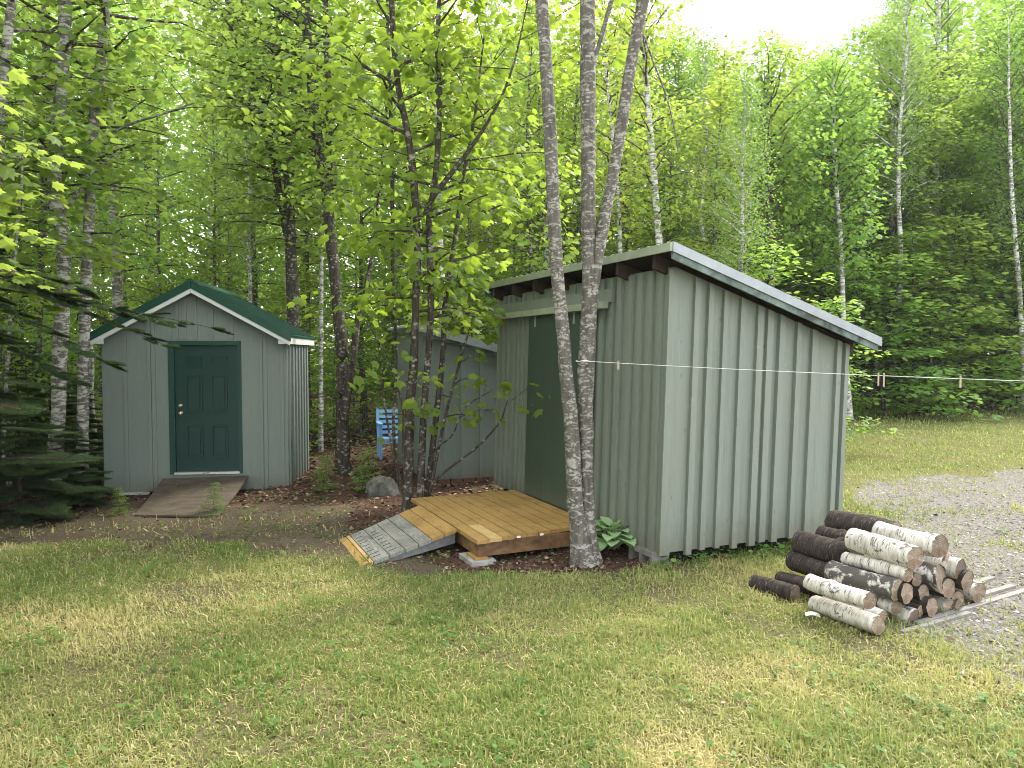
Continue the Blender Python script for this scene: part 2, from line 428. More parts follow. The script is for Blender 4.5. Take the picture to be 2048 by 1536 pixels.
def poly_sd(x, y, P):
    x = np.asarray(x, float); y = np.asarray(y, float)
    d = np.full(x.shape, 1e9); ins = np.zeros(x.shape, bool)
    for i in range(len(P)):
        a = P[i]; b = P[(i + 1) % len(P)]; e = b - a
        t = np.clip(((x - a[0]) * e[0] + (y - a[1]) * e[1]) / (e @ e), 0, 1)
        d = np.minimum(d, np.hypot(x - a[0] - t * e[0], y - a[1] - t * e[1]))
        c = ((a[1] > y) != (b[1] > y)) & (x < (b[0] - a[0]) * (y - a[1]) / (b[1] - a[1] + 1e-12) + a[0])
        ins ^= c
    return np.where(ins, d, -d)
def m_gravel(x, y):
    return soft(poly_sd(x, y, GP) + (fbm(x * .9 + 3, y * .9) - .5) * 1.6 - .25, 1.3)
def m_litter(x, y):
    w = (fbm(x * .9 + 7, y * .9 + 3) - .5) * 1.4
    left = soft(np.minimum(-5.9 - x, y - 8.3) + w, .8)
    mid = soft(np.minimum(y - 10.0 + .25 * np.clip(x + 2, -9, 3), 3.6 - x) + w, 1.0)
    clump = soft(.95 - np.hypot((x + .95) / 1.15, (y - 9.3) / 1.5) + w * .3, .4)
    und = soft(1.0 - np.hypot((x - .35) / 1.35, (y - 7.35) / .62) + w * .25, .3)
    right = soft(y - (20.5 + .42 * (x - 4)) + w * 1.5, 1.5) * soft(x - 2, 2)
    far = soft(y - 36, 4)
    return np.clip(np.maximum.reduce([left, mid, clump, und, right, far]), 0, 1)

def axis_grid(lo, hi, a, b, fine, coarse):
    mid = np.arange(a, b + 1e-6, fine)
    n = 14
    left = a - (a - lo) * (np.linspace(1, 0, n, endpoint=False) ** 2.2)
    right = b + (hi - b) * (np.linspace(0, 1, n + 1)[1:] ** 2.2)
    return np.concatenate([left, mid, right])
xs = axis_grid(-180, 180, -9, 11, .11, 0); ys = axis_grid(-40, 260, 1.5, 16, .11, 0)
X, Y = np.meshgrid(xs, ys); Z = gz(X, Y)
g = Geo(); nx, ny = len(xs), len(ys)
i, j = np.meshgrid(np.arange(nx - 1), np.arange(ny - 1)); q = (j * nx + i).ravel()
g.add(np.stack([X, Y, Z], -1).reshape(-1, 3), np.stack([q, q + 1, q + nx + 1, q + nx], -1))
gro = g.obj('ground', MAT['ground'], smooth=True); tag(gro, kind='structure')
for nm_, fn in (('dirt', m_dirt), ('gravel', m_gravel), ('litter', m_litter)):
    a_ = gro.data.attributes.new(nm_, 'FLOAT', 'POINT')
    a_.data.foreach_set('value', fn(X, Y).ravel().astype(np.float32))

def sample_view(n, y0, y1, margin=.4, power=1.0, seed=1, left=True):
    """random ground points inside the view wedge, nearer ones denser"""
    r = np.random.default_rng(seed + 5000)
    u = r.random(n)
    y = y0 * (y1 / y0) ** (u ** power)
    hw = y * .69 + margin
    x = (r.random(n) * 2 - 1) * hw
    return x, y

# ---- lawn
def blades(n, y0, y1, seed, hmin, hmax, wmin, reach):
    r = np.random.default_rng(seed)
    x, y = sample_view(n, y0, y1, 2.4, seed=seed)
    clump = fbm(x * 3.2 + 11, y * 3.2 + 4, 3)
    dens = (1 - (.975 if reach < 1 else .95) * m_dirt(x, y)) * (1 - (.93 - .3 * soft(fbm(x * 1.5 + 9, y * 1.5 + 2, 3) - .58, .1)) * m_gravel(x, y)) * (1 - .985 * m_litter(x, y))
    dens *= .42 + .58 * sm((clump - .28) / .34)
    if hmin > .05: dens *= soft(fbm(x * 2.1 + 70, y * 2.1 + 12, 3) - .60, .06)
    # none under the buildings and the deck
    keep = r.random(n) < dens
    x, y, clump = x[keep], y[keep], clump[keep]
    n = len(x)
    far = np.clip(y / 5, 1, 5)
    hgt = (hmin + (hmax - hmin) * r.random(n) ** 2) * (.6 + .9 * clump) * (1 + .12 * (far - 1))
    lush = fbm(x * .55 + 80, y * .55 + 31, 3)
    w = wmin * (.7 + .6 * r.random(n)) * far ** .8
    az = r.random(n) * 2 * np.pi; lean = r.normal(0, reach, n)
    d = np.stack([np.cos(az), np.sin(az), 0 * az], -1)
    sd = np.stack([-np.sin(az + r.normal(0, .8, n)), np.cos(az), 0 * az], -1)
    P = np.stack([x, y, gz(x, y) - .004], -1)
    up = np.array([0, 0, 1.])
    m1 = P + up * (hgt * .55)[:, None] + d * (hgt * .3 * lean)[:, None]
    lean = np.clip(lean, -1.6, 1.6)
    t1 = P + up * (hgt * (1 - .45 * np.abs(lean)).clip(.12, 1))[:, None] + d * (hgt * 1.05 * lean)[:, None]
    hw = (w / 2)[:, None]
    V = np.stack([P - sd * hw, P + sd * hw, m1 + sd * hw * .8, m1 - sd * hw * .8, t1], 1)
    b = np.arange(n)[:, None] * 5
    dry = fbm(x * 1.1 + 21, y * 1.1 + 50, 4)
    rnd = np.clip(.5 * r.random(n) + 2.2 * (dry - .43) - .4 * (lush - .5), 0, 1)
    rnd = rnd * np.where(y > 11, .6, 1)
    rnd = np.where(r.random(n) < (.16 if reach < 1 else .62), .8 + .2 * r.random(n), rnd)
    return V.reshape(-1, 3), b + np.array([[0, 1, 2, 3]]), b + np.array([[3, 2, 4]]), np.repeat(rnd, 5)
g = Geo()
for args in ((350000, 2.7, 9.5, 11, .022, .085, .0068, .8), (225000, 2.7, 9.5, 13, .018, .05, .0075, 2.6), (90000, 2.7, 9.5, 14, .055, .12, .006, .6), (200000, 9, 34, 12, .03, .08, .0065, .8)):
    V, q4, q3, rr = blades(*args)
    g.add(V, q4, 0, rr); nb = len(V)
    g.f.append(q3 + g.n - nb); g.m.append(np.zeros(len(q3), int))
tag(g.obj('grass', MAT['grass']), kind='stuff')

# ---- leaf-shaped templates (x across, y along, z up)
def T_quad(): return np.array([(0, 0, 0), (.36, .42, -.06), (0, 1, -.1), (-.36, .42, -.06)]), np.array([(0, 1, 2), (0, 2, 3)])
def T_six(): return np.array([(0, 0, 0), (.36, .2, -.05), (.42, .58, -.1), (0, 1, -.16), (-.42, .58, -.1), (-.36, .2, -.05)]), np.array([(0, 1, 2, 3), (0, 3, 4, 5)])
def T_maple():
    h = [(0, 0), (.30, -.06), (.33, .12), (.56, .30), (.36, .42), (.44, .74), (.17, .66), (0, 1.0)]
    pts = h + [(-x, y) for x, y in h[-2:0:-1]]
    P = [(x, y, -.22 * abs(x) - .16 * y * y) for x, y in pts] + [(0, .38, .0)]
    n = len(pts); c = n
    return np.array(P), np.array([(i, (i + 1) % n, c) for i in range(n)])
def T_moose():
    h = [(0, 0), (.26, -.03), (.44, .2), (.47, .5), (.50, .72), (.25, .70), (0, 1.05)]
    pts = h + [(-x, y) for x, y in h[-2:0:-1]]
    P = [(x, y, -.2 * abs(x) - .2 * y * y) for x, y in pts] + [(0, .4, .0)]
    n = len(pts); c = n
    return np.array(P), np.array([(i, (i + 1) % n, c) for i in range(n)])
def unit(v): return v / (np.linalg.norm(v, axis=-1, keepdims=True) + 1e-12)
def put_leaves(geo, P, D, N, size, tmpl, rnd, mat=0):
    tv, tf = tmpl
    D = unit(D); Xa = unit(np.cross(D, N)); N = np.cross(Xa, D)
    V = P[:, None] + size[:, None, None] * (tv[None, :, 0:1] * Xa[:, None] + tv[None, :, 1:2] * D[:, None] + tv[None, :, 2:3] * N[:, None])
    k = len(tv); n = len(P)
    Fc = (np.arange(n)[:, None, None] * k + tf[None]).reshape(-1, tf.shape[1])
    geo.add(V.reshape(-1, 3), Fc, mat, np.repeat(rnd, k))

# ---- dead leaves on the woodland floor
def scatter(n, y0, y1, seed, mask, size, tmpl, mat, name, tilt=.5, zoff=.008, power=1.0, up=0.0, rb=1.0, clumpf=0):
    r = np.random.default_rng(seed); x, y = sample_view(n, y0, y1, .8, power, seed)
    k = r.random(n) < mask(x, y); x, y = x[k], y[k]; n = len(x)
    az = r.random(n) * 2 * np.pi
    D = np.stack([np.cos(az), np.sin(az), r.normal(up, tilt * .5, n)], -1)
    N = np.stack([r.normal(0, tilt, n), r.normal(0, tilt, n), np.ones(n)], -1)
    g = Geo(); sz = size * (.5 + .9 * r.random(n)) * np.clip(y / 8, 1, 3)
    put_leaves(g, np.stack([x, y, gz(x, y) + zoff + r.random(n) * zoff], -1), D, N, sz, tmpl, r.random(n) ** rb)
    return tag(g.obj(name, mat), kind='stuff')
scatter(80000, 3.0, 30, 21, lambda x, y: np.clip(m_litter(x, y) + .10 * m_dirt(x, y) * soft(y - 7.5, 2) + .004, 0, 1), .046, T_quad(), MAT['litter'], 'fallen_leaves', rb=1.2)
scatter(4200, 2.9, 14, 22, lambda x, y: .16 + .9 * soft(.1 - np.abs(poly_sd(x, y, GP)), 1.2) * .3, .03, T_quad(), MAT['litter'], 'debris', rb=.6)

# ---- gravel stones
r_ = np.random.default_rng(31); n = 90000
x, y = sample_view(n, 3.0, 16, 2.6, 1.0, 31); k = (r_.random(n) < m_gravel(x, y) * (.4 + .6 * fbm(x * 2, y * 2))) & (x > 1.5); x, y = x[k], y[k]; n = len(x)
ico = np.array([(1, 0, 0), (-1, 0, 0), (0, 1, 0), (0, -1, 0), (0, 0, 1), (0, 0, -1)], float)
icf = np.array([(0, 2, 4), (2, 1, 4), (1, 3, 4), (3, 0, 4), (2, 0, 5), (1, 2, 5), (3, 1, 5), (0, 3, 5)])
sz = .005 + .017 * r_.random(n) ** 3
jit = 1 + r_.normal(0, .25, (n, 6, 1))
az = r_.random(n) * 6.28; ca, sa = np.cos(az), np.sin(az)
b = ico[None] * jit * np.array([1.25, .9, .55]) * sz[:, None, None]
V = np.stack([b[..., 0] * ca[:, None] - b[..., 1] * sa[:, None], b[..., 0] * sa[:, None] + b[..., 1] * ca[:, None], b[..., 2]], -1) + np.stack([x, y, gz(x, y) + .003], -1)[:, None]
g = Geo(); g.add(V.reshape(-1, 3), (np.arange(n)[:, None, None] * 6 + icf[None]).reshape(-1, 3), 0, np.repeat(r_.random(n), 6))
tag(g.obj('gravel', MAT['pebble']), kind='stuff')

# =================================================================== LARGE LEAN-TO SHED
YAW = 1.1577
SO = np.array([1.3692, 6.8289, 0.0])
SA = np.array([-math.cos(YAW), math.sin(YAW), 0]); SB = np.array([math.sin(YAW), math.cos(YAW), 0])
SK = unit(np.array([0, 0, 1.]) - .0135 * SA + .0239 * SB)
def L(s, t, h): return SO + SA * s + SB * t + SK * h
def lbox(g, s0, s1, t0, t1, h0, h1, mat=0):
    g.hexa([L(s0, t0, h0), L(s1, t0, h0), L(s1, t1, h0), L(s0, t1, h0), L(s0, t0, h1), L(s1, t0, h1), L(s1, t1, h1), L(s0, t1, h1)], mat)
def lquad(g, P, mat=0): g.hexa([L(*p) for p in P], mat)
W, D = 4.06, 2.23
def hr(t): return 2.80 - .3168 * (t + .158)        # top of the roof
shed = thing('lean_to_shed', 'large sage green board and batten shed with a sloping metal roof, right of centre', 'shed', SO)
ju = random.Random(5)
g = Geo(); lbox(g, .0, W, 0, .04, 0, 2.62)
for s in (3.957, 3.78, 3.632, 3.442, 3.296, 3.154, 3.021, 2.93):
    lbox(g, s - .03, s + .03, -.03, -.0005, ju.uniform(-.03, .005), 2.6)
for s in (1.16, .98, .82, .62, .45, .28, .13):
    lbox(g, s - .036, s + .036, -.034, -.0005, ju.uniform(-.03, .005), 2.6)
for s in (1.45, 1.8, 2.1, 2.45, 2.75): lbox(g, s - .03, s + .03, -.02, -.0005, 2.3, 2.6)
part(g, 'front_wall', MAT['sage'], shed)
def htop(t): return hr(t) - .125
g = Geo()
lquad(g, [(0, .045, 0), (.04, .045, 0), (.04, D, 0), (0, D, 0), (0, .045, htop(0)), (.04, .045, htop(0)), (.04, D, htop(D)), (0, D, htop(D))])
for t in (.249, .404, .584, .786, .992, 1.113, 1.265, 1.49, 1.693, 2.032, 2.143):
    w = ju.uniform(.05, .075); b = ju.uniform(-.035, .0); th = ju.uniform(.038, .048)
    lquad(g, [(-th, t, b), (-.0005, t, b), (-.0005, t + w, b), (-th, t + w, b), (-th, t, htop(t) - .005), (-.0005, t, htop(t) - .005), (-.0005, t + w, htop(t + w) - .005), (-th, t + w, htop(t + w) - .005)])
part(g, 'side_wall', MAT['sage_side'], shed)
g = Geo(); lbox(g, -.016, -.001, -.024, .085, -.02, 2.60); lbox(g, -.0005, .0, -.024, -.0005, -.02, 2.59)
part(g, 'corner_board', MAT['sage_side'], shed)
g = Geo(); lbox(g, .045, W, D - .04, D - .001, 0, htop(D)); part(g, 'back_wall', MAT['sage'], shed)
g = Geo()
lquad(g, [(W - .04, .045, 0), (W - .001, .045, 0), (W - .001, D - .05, 0), (W - .04, D - .05, 0), (W - .04, .045, htop(0)), (W - .001, .045, htop(0)), (W - .001, D - .05, htop(D)), (W - .04, D - .05, htop(D))])
part(g, 'side_wall', MAT['sage'], shed)
# skids it stands on
for s0 in (.12, W - .25):
    g = Geo(); lbox(g, s0, s0 + .12, .1, D - .1, -.17, -.002); part(g, 'skid', MAT['dark_in'], shed)
# roof
s0r, s1r, t0r, t1r = -.2226, W + .15, -.165, D + .19
def slab(g, s0, s1, t0, t1, o0, o1, mat=0):
    lquad(g, [(s0, t0, hr(t0) + o0), (s1, t0, hr(t0) + o0), (s1, t1, hr(t1) + o0), (s0, t1, hr(t1) + o0), (s0, t0, hr(t0) + o1), (s1, t0, hr(t0) + o1), (s1, t1, hr(t1) + o1), (s0, t1, hr(t1) + o1)], mat)
g = Geo(); slab(g, s0r + .02, s1r - .02, t0r + .012, t1r - .012, -.03, .0)
s = s0r + .05
while s < s1r - .05:
    slab(g, s, s + .03, t0r + .006, t1r - .006, .0005, .018); s += .155
roof = part(g, 'roof', MAT['roof_metal'], shed)
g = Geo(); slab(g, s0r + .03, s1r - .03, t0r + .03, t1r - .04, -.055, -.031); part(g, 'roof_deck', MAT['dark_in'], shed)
g = Geo(); lbox(g, s0r - .002, s1r, t0r - .012, t0r + .011, hr(t0r) - .072, hr(t0r) + .004); part(g, 'drip_edge', MAT['drip'], shed)
for sx in (s0r, s1r - .019):
    g = Geo(); slab(g, sx - .014, sx + .018, t0r + .012, t1r, -.072, .014); part(g, 'rake_trim', MAT['galv'], shed)
    g = Geo(); slab(g, sx + .006, sx + .03, t0r + .02, t1r - .03, -.132, -.073); part(g, 'barge_board', MAT['mossy'], shed)
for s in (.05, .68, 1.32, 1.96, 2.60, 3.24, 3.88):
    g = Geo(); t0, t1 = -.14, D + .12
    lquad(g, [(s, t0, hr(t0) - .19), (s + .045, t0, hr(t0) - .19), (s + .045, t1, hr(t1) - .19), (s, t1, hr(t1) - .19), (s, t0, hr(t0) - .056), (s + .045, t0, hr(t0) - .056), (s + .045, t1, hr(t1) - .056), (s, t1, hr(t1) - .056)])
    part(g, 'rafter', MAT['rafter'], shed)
# sliding door, its track and hangers
g = Geo(); lbox(g, 1.285, 2.885, -.062, -.024, .07, 2.285); door = part(g, 'door', MAT['shed_door'], shed)
for s in (2.70, 1.70):
    g = Geo(); lbox(g, s - .018, s + .018, -.07, -.0625, 2.165, 2.30); part(g, 'hanger', MAT['galv'], door)
g = Geo(); lbox(g, .93, 4.2, -.055, -.0225, 2.365, 2.50); part(g, 'track_board', MAT['sage'], shed)
g = Geo(); lbox(g, .985, 4.262, -.125, -.057, 2.30, 2.372); part(g, 'door_track', MAT['drip'], shed)

# cinder block under the near corner
P = ground(1287, 1112)
blk = thing('cinder_block', 'dark grey cinder block lying under the near corner of the large shed', 'block', P)
g = Geo()
def bl(u0, u1, v0, v1, h0, h1): lbox(g, u0, u1, v0, v1, h0, h1)
zb = P[2] - .03; h1 = -.004
lbox(g, .06, .46, -.05, .14, -.055, h1)
for u0, u1 in ((.06, .10), (.24, .28), (.42, .46)): lbox(g, u0, u1, -.052, .138, zb, -.056)
part(g, 'block', MAT['blockdark'], blk)

# =================================================================== DECK
deck = thing('wooden_deck', 'low deck of new yellow treated boards in front of the sliding door', 'deck', L(2, -.75, -.15))
nb = 10; wd = 1.40 / nb
for i in range(nb):
    t0 = -1.47 + i * wd; s0 = .905 + .13 * (t0 + 1.47) + ju.uniform(-.01, .01); s1 = 3.165 + ju.uniform(-.012, .012)
    cuts = [s0, s1]; mats = ['decking']
    if i == 1: cuts = [s0, 1.52, s1]; mats = ['decking_new', 'decking']
    if i == 8: cuts = [s0, 1.75, s1]; mats = ['decking', 'decking']
    for k, mk in enumerate(mats):
        g = Geo(); lbox(g, cuts[k] + .002, cuts[k + 1] - .002, t0 + .005, t0 + wd - .006, .022, .06 + ju.uniform(-.0015, .0015))
        o = part(g, 'deck_board', MAT[mk], deck)
for nm_, a_ in (('rim_joist', (.955, .993, -1.43, -.10)), ('rim_joist', (3.10, 3.138, -1.43, -.10)), ('rim_joist', (.996, 3.098, -1.43, -1.392)), ('joist', (1.7, 1.738, -1.39, -.10)), ('joist', (2.4, 2.438, -1.39, -.10))):
    g = Geo(); lbox(g, *a_, -.115, .0215); part(g, nm_, MAT['joist'], deck)
g = Geo()
for t in (-1.05, -.80):
    g = Geo(); lbox(g, .89, .905, t, t + .035, .045, .0615); part(g, 'label_tag', MAT['chip'], deck)
for (s, t, w1, w2) in ((.93, -1.47, .32, .2),):
    z0 = -.21
    pv = thing('concrete_paver', 'grey concrete paver under the front corner of the yellow deck', 'paver', L(s + .1, t + .1, z0))
    g = Geo(); lbox(g, s - .05, s + w1, t - .05, t + w2, z0, -.141); part(g, 'slab', MAT['concrete'], pv)
    sh = thing('wood_shim', 'short wooden shim between the concrete paver and the deck corner', 'shim', L(s + .1, t + .1, -.14))
    g = Geo(); lbox(g, s - .005, s + .24, t + .0, t + .13, -.140, -.1165); part(g, 'board', MAT['decking'], sh)
ramp = thing('wooden_ramp', 'short wooden ramp of grey and yellow boards leading up to the deck', 'ramp', L(1.8, -2, -.16))
def RP(u, f, o=0.0):   # u 0 right..1 left, f 0 bottom..1 top
    b = np.array([1.24 + u * 1.06, -2.50, -.155]); tp = np.array([1.43 + u * 1.32, -1.474, .056])
    q = b + (tp - b) * f
    return L(q[0], q[1], q[2] + o)
fr = [0, .085, .125, .285, .44, .58, .72, .86, 1.0]
mk = ['decking', 'decking_new', 'grey_board', 'grey_board', 'grey_board', 'grey_board', 'decking', 'decking']
for i in range(8):
    f0, f1 = fr[i] + .004, fr[i + 1] - .006
    u0 = ju.uniform(-.012, .008); u1 = 1 + ju.uniform(-.008, .012)
    g = Geo(); th = .034
    g.hexa([RP(u0, f0, -th), RP(u1, f0, -th), RP(u1, f1, -th), RP(u0, f1, -th), RP(u0, f0), RP(u1, f0), RP(u1, f1), RP(u0, f1)])
    if i in (2, 3):
        for k in range(8):
            u = .1 + .1 * k + ju.uniform(-.01, .01); a0 = f0 + .012; a1 = f0 + (f1 - f0) * ju.uniform(.5, .66)
            g.hexa([RP(u, a0, -.001), RP(u + .012, a0, -.001), RP(u + .012, a1, -.001), RP(u, a1, -.001), RP(u, a0, .0012), RP(u + .012, a0, .0012), RP(u + .012, a1, .0012), RP(u, a1, .0012)], 1)
    part(g, 'ramp_board', [MAT[mk[i]], MAT['dark_in']], ramp)
for u in (.03, .5, .94):
    g = Geo()
    g.hexa([RP(u, .16, -.075), RP(u + .035, .16, -.075), RP(u + .035, .99, -.15), RP(u, .99, -.15), RP(u, .02, -.036), RP(u + .035, .02, -.036), RP(u + .035, .99, -.036), RP(u, .99, -.036)])
    part(g, 'stringer', MAT['grey_joist'], ramp)

# =================================================================== SMALL GABLED CABIN
CY = R(7.0)
CO = at(210, 985, 11.48)
CA = np.array([math.cos(CY), math.sin(CY), 0]); CB = np.array([-math.sin(CY), math.cos(CY), 0]); UP = np.array([0, 0, 1.])
def Cc(u, v, h): return CO + CA * u + CB * v + UP * h
def cbox(g, u0, u1, v0, v1, h0, h1, mat=0):
    g.hexa([Cc(u0, v0, h0), Cc(u1, v0, h0), Cc(u1, v1, h0), Cc(u0, v1, h0), Cc(u0, v0, h1), Cc(u1, v0, h1), Cc(u1, v1, h1), Cc(u0, v1, h1)], mat)
def cu(px, py=820):
    P = onplane(px, py, CO, CB); return float((P - CO) @ CA), float(P[2] - CO[2])
cw = cu(577, 900)[0]; CL = 2.1; AP = 3.13; SL = .55; mid = cw / 2
def hw_(u): return AP - SL * abs(u - mid)
cabin = thing('gabled_shed', 'small grey green gabled shed with a dark green door and green metal roof', 'shed', CO)
d0, d1 = cu(338.5)[0], cu(484)[0]; db = cu(410, 947)[1]; dt = cu(410, 681.5)[1]
g = Geo()
e = .035
def gable(g, v0, v1):
    for (a, b) in ((0, d0), (d0, mid), (mid, d1), (d1, cw)):
        h0 = 0 if a in (0, d1) else None
        lo = 0.0 if h0 == 0 else dt
        g.hexa([Cc(a, v0, lo), Cc(b, v0, lo), Cc(b, v1, lo), Cc(a, v1, lo), Cc(a, v0, hw_(a)), Cc(b, v0, hw_(b)), Cc(b, v1, hw_(b)), Cc(a, v1, hw_(a))])
gable(g, 0, .04)
cbox(g, d0, d1, 0, .04, 0, db)
for px in (249.5, 297, 306, 520, 529, 562):
    u = cu(px)[0]; cbox(g, u - .004, u + .05, -.02, -.0005, .01, hw_(u) - .06)
for px in (339, 354, 370, 391, 424, 463):
    u = cu(px, 640)[0]; cbox(g, u - .02, u + .025, -.02, -.0005, dt + .03, min(hw_(u - .02), hw_(u + .025)) - .03)
part(g, 'front_wall', MAT['cabin'], cabin)
g = Geo(); cbox(g, 0, cw, CL - .04, CL, 0, hw_(0)); 
g.hexa([Cc(0, CL - .04, hw_(0)), Cc(cw, CL - .04, hw_(cw)), Cc(cw, CL, hw_(cw)), Cc(0, CL, hw_(0)), Cc(mid - .01, CL - .04, AP), Cc(mid + .01, CL - .04, AP), Cc(mid + .01, CL, AP), Cc(mid - .01, CL, AP)])
part(g, 'back_wall', MAT['cabin'], cabin)
for u0, u1, bo in ((0, .04, -1), (cw - .04, cw, 1)):
    g = Geo(); cbox(g, u0, u1, .041, CL - .041, 0, hw_(0) - .01)
    v = .06
    while v < CL - .1:
        if bo > 0: cbox(g, u1 + .0005, u1 + .032, v, v + .13, .0, hw_(0) - .02)
        else: cbox(g, u0 - .032, u0 - .0005, v, v + .13, .0, hw_(0) - .02)
        v += .30
    part(g, 'side_wall', MAT['cabin'], cabin)
# roof
oh, of, ob = .07, .2, .45; rt = .10
for sgn in (-1, 1):
    g = Geo()
    ue = mid + sgn * (mid + oh)
    def rp(k, v, o):      # k 0 ridge .. 1 eave
        u = mid + (ue - mid) * k
        return Cc(u, v, AP - SL * abs(u - mid) + rt + o)
    v0, v1 = -of, CL + ob
    order = (0, 1) if sgn > 0 else (1, 0)
    def slabc(k0, k1, va, vb, o0, o1):
        if sgn < 0: k0, k1 = k1, k0
        g.hexa([rp(k0, va, o0), rp(k1, va, o0), rp(k1, vb, o0), rp(k0, vb, o0), rp(k0, va, o1), rp(k1, va, o1), rp(k1, vb, o1), rp(k0, vb, o1)])
    slabc(0.003, 1.01, v0, v1, -.03, 0)
    v = v0 + .12
    while v < v1 - .05:
        slabc(.03, 1.0, v, v + .035, .0005, .022); v += .23
    roof_c = part(g, 'roof', MAT['roof_green'], cabin)
    g = Geo(); slabc(.003, 1.015, v0 - .022, v0 - .0005, -.10, .028); part(g, 'rake_flashing', MAT['roof_green'], cabin)
    g = Geo(); slabc(.0, 1.0, v0 + .0005, v0 + .03, -.168, -.1005)
    slabc(.003, 1.0, v0 - .012, v0 - .0005, -.164, -.1005)
    part(g, 'rake_board', MAT['white'], cabin)
    g = Geo(); slabc(.02, .99, v0 + .032, v1, -.06, -.031); part(g, 'soffit', MAT['white'], cabin)
    # eave fascia with its return
    a, b = (ue - .03, ue) if sgn > 0 else (ue, ue + .03)
    he = AP - SL * (mid + oh) + rt
    g = Geo(); cbox(g, a, b, v0 + .031, v1, he - .145, he - .032)
    a2, b2 = (cw - .10, ue - .031) if sgn > 0 else (ue + .031, .10)
    cbox(g, a2, b2, v0 + .001, v0 + .03, he - .145, he - .065)
    part(g, 'fascia', MAT['white'], cabin)
g = Geo()
for sgn in (-1, 1):
    u2 = mid + sgn * .13
    g.hexa([Cc(min(mid, u2), -of - .03, AP + rt + (.005 if sgn > 0 else .005 - SL * .13)), Cc(max(mid, u2), -of - .03, AP + rt + (.005 - SL * .13 if sgn > 0 else .005)), Cc(max(mid, u2), CL + ob, AP + rt + (.005 - SL * .13 if sgn > 0 else .005)), Cc(min(mid, u2), CL + ob, AP + rt + (.005 if sgn > 0 else .005 - SL * .13)),
            Cc(min(mid, u2), -of - .03, AP + rt + (.05 if sgn > 0 else .03 - SL * .13)), Cc(max(mid, u2), -of - .03, AP + rt + (.03 - SL * .13 if sgn > 0 else .05)), Cc(max(mid, u2), CL + ob, AP + rt + (.03 - SL * .13 if sgn > 0 else .05)), Cc(min(mid, u2), CL + ob, AP + rt + (.05 if sgn > 0 else .03 - SL * .13))])
part(g, 'ridge_cap', MAT['roof_green'], cabin)
# door with frame
fw = .085
g = Geo()
cbox(g, d0, d0 + fw, -.02, .10, db, dt); cbox(g, d1 - fw * .7, d1, -.02, .10, db, dt); cbox(g, d0 + fw, d1 - fw * .7, -.02, .10, dt - .07, dt)
part(g, 'door_frame', MAT['trim_green'], cabin)
a, b = d0 + fw + .003, d1 - fw * .7 - .003
g = Geo(); cbox(g, a, b, .035, .075, db + .03, dt - .073)
wdr = b - a; hd = dt - db - .1
for (x0, x1) in ((.17, .43), (.57, .83)):
    for (y0, y1) in ((.11, .37), (.47, .77), (.84, .915)):
        U0, U1, H0, H1 = a + x0 * wdr, a + x1 * wdr, db + .03 + y0 * hd, db + .03 + y1 * hd
        f_ = .02
        cbox(g, U0, U1, .012, .0345, H0, H0 + f_); cbox(g, U0, U1, .012, .0345, H1 - f_, H1)
        cbox(g, U0, U0 + f_, .012, .0345, H0 + f_, H1 - f_); cbox(g, U1 - f_, U1, .012, .0345, H0 + f_, H1 - f_)
        cbox(g, U0 + .045, U1 - .045, .02, .0345, H0 + .045, H1 - .045)
cdoor = part(g, 'door', MAT['green_door'], cabin)
def knob(h, name, k=1.0):
    g = Geo(); c0 = Cc(a + .075, .036, h)
    pth = [c0, c0 - CB * .012, c0 - CB * .014, c0 - CB * .03, c0 - CB * .034, c0 - CB * .05, c0 - CB * .062, c0 - CB * .066]
    g.tube(pth, np.array([.032, .032, .014, .013, .024, .030, .022, .004]) * k, 14)
    part(g, name, MAT['brass'], cdoor, True)
hk = cu(360, 827)[1]; knob(hk, 'doorknob'); knob(cu(360, 812)[1] + .005, 'deadbolt', .85)
g = Geo(); cbox(g, d0 + fw * .8, d1 - fw * .5, -.035, .10, db - .005, db + .027); part(g, 'threshold', MAT['alu'], cabin)
# plywood ramp
pr = thing('plywood_ramp', 'dark weathered plywood ramp sloping up to the green door', 'ramp', ground(360, 1034))
TL, TR = onplane(326, 957, Cc(0, -.03, 0), CB), onplane(497, 951, Cc(0, -.03, 0), CB)
BL, BR = ground(268, 1033), ground(436, 1034)
BL = BL + UP * .02; BR = BR + UP * .02
g = Geo(); dz = UP * .022
N_ = 10
for i in range(N_):
    for k in range(1):
        f0, f1 = i / N_, (i + 1) / N_
        sag = lambda f: UP * (-.02 * math.sin(math.pi * f))
        q = [BL + (TL - BL) * f0 + sag(f0), BR + (TR - BR) * f0 + sag(f0), BR + (TR - BR) * f1 + sag(f1), TL * f1 + BL * (1 - f1) + sag(f1)]
        V = [p - dz for p in q] + q
        fs = [(4, 5, 6, 7), (0, 3, 2, 1), (1, 2, 6, 5), (3, 0, 4, 7)]
        if i == 0: fs.append((0, 1, 5, 4))
        if i == N_ - 1: fs.append((2, 3, 7, 6))
        g.add(V, fs)
part(g, 'panel', MAT['ply'], pr)
g = Geo()
for f in (.12, .88):
    b0 = BL + (BR - BL) * f; t0_ = TL + (TR - TL) * f
    b1 = b0 + (t0_ - b0) * .25; ax = CA * .04
    g.hexa([b1 - UP * .06, b1 - UP * .06 + ax, t0_ - UP * .16 + ax, t0_ - UP * .16, b1 - UP * .024, b1 - UP * .024 + ax, t0_ - UP * .024 + ax, t0_ - UP * .024])
part(g, 'bearer', MAT['dark_in'], pr)
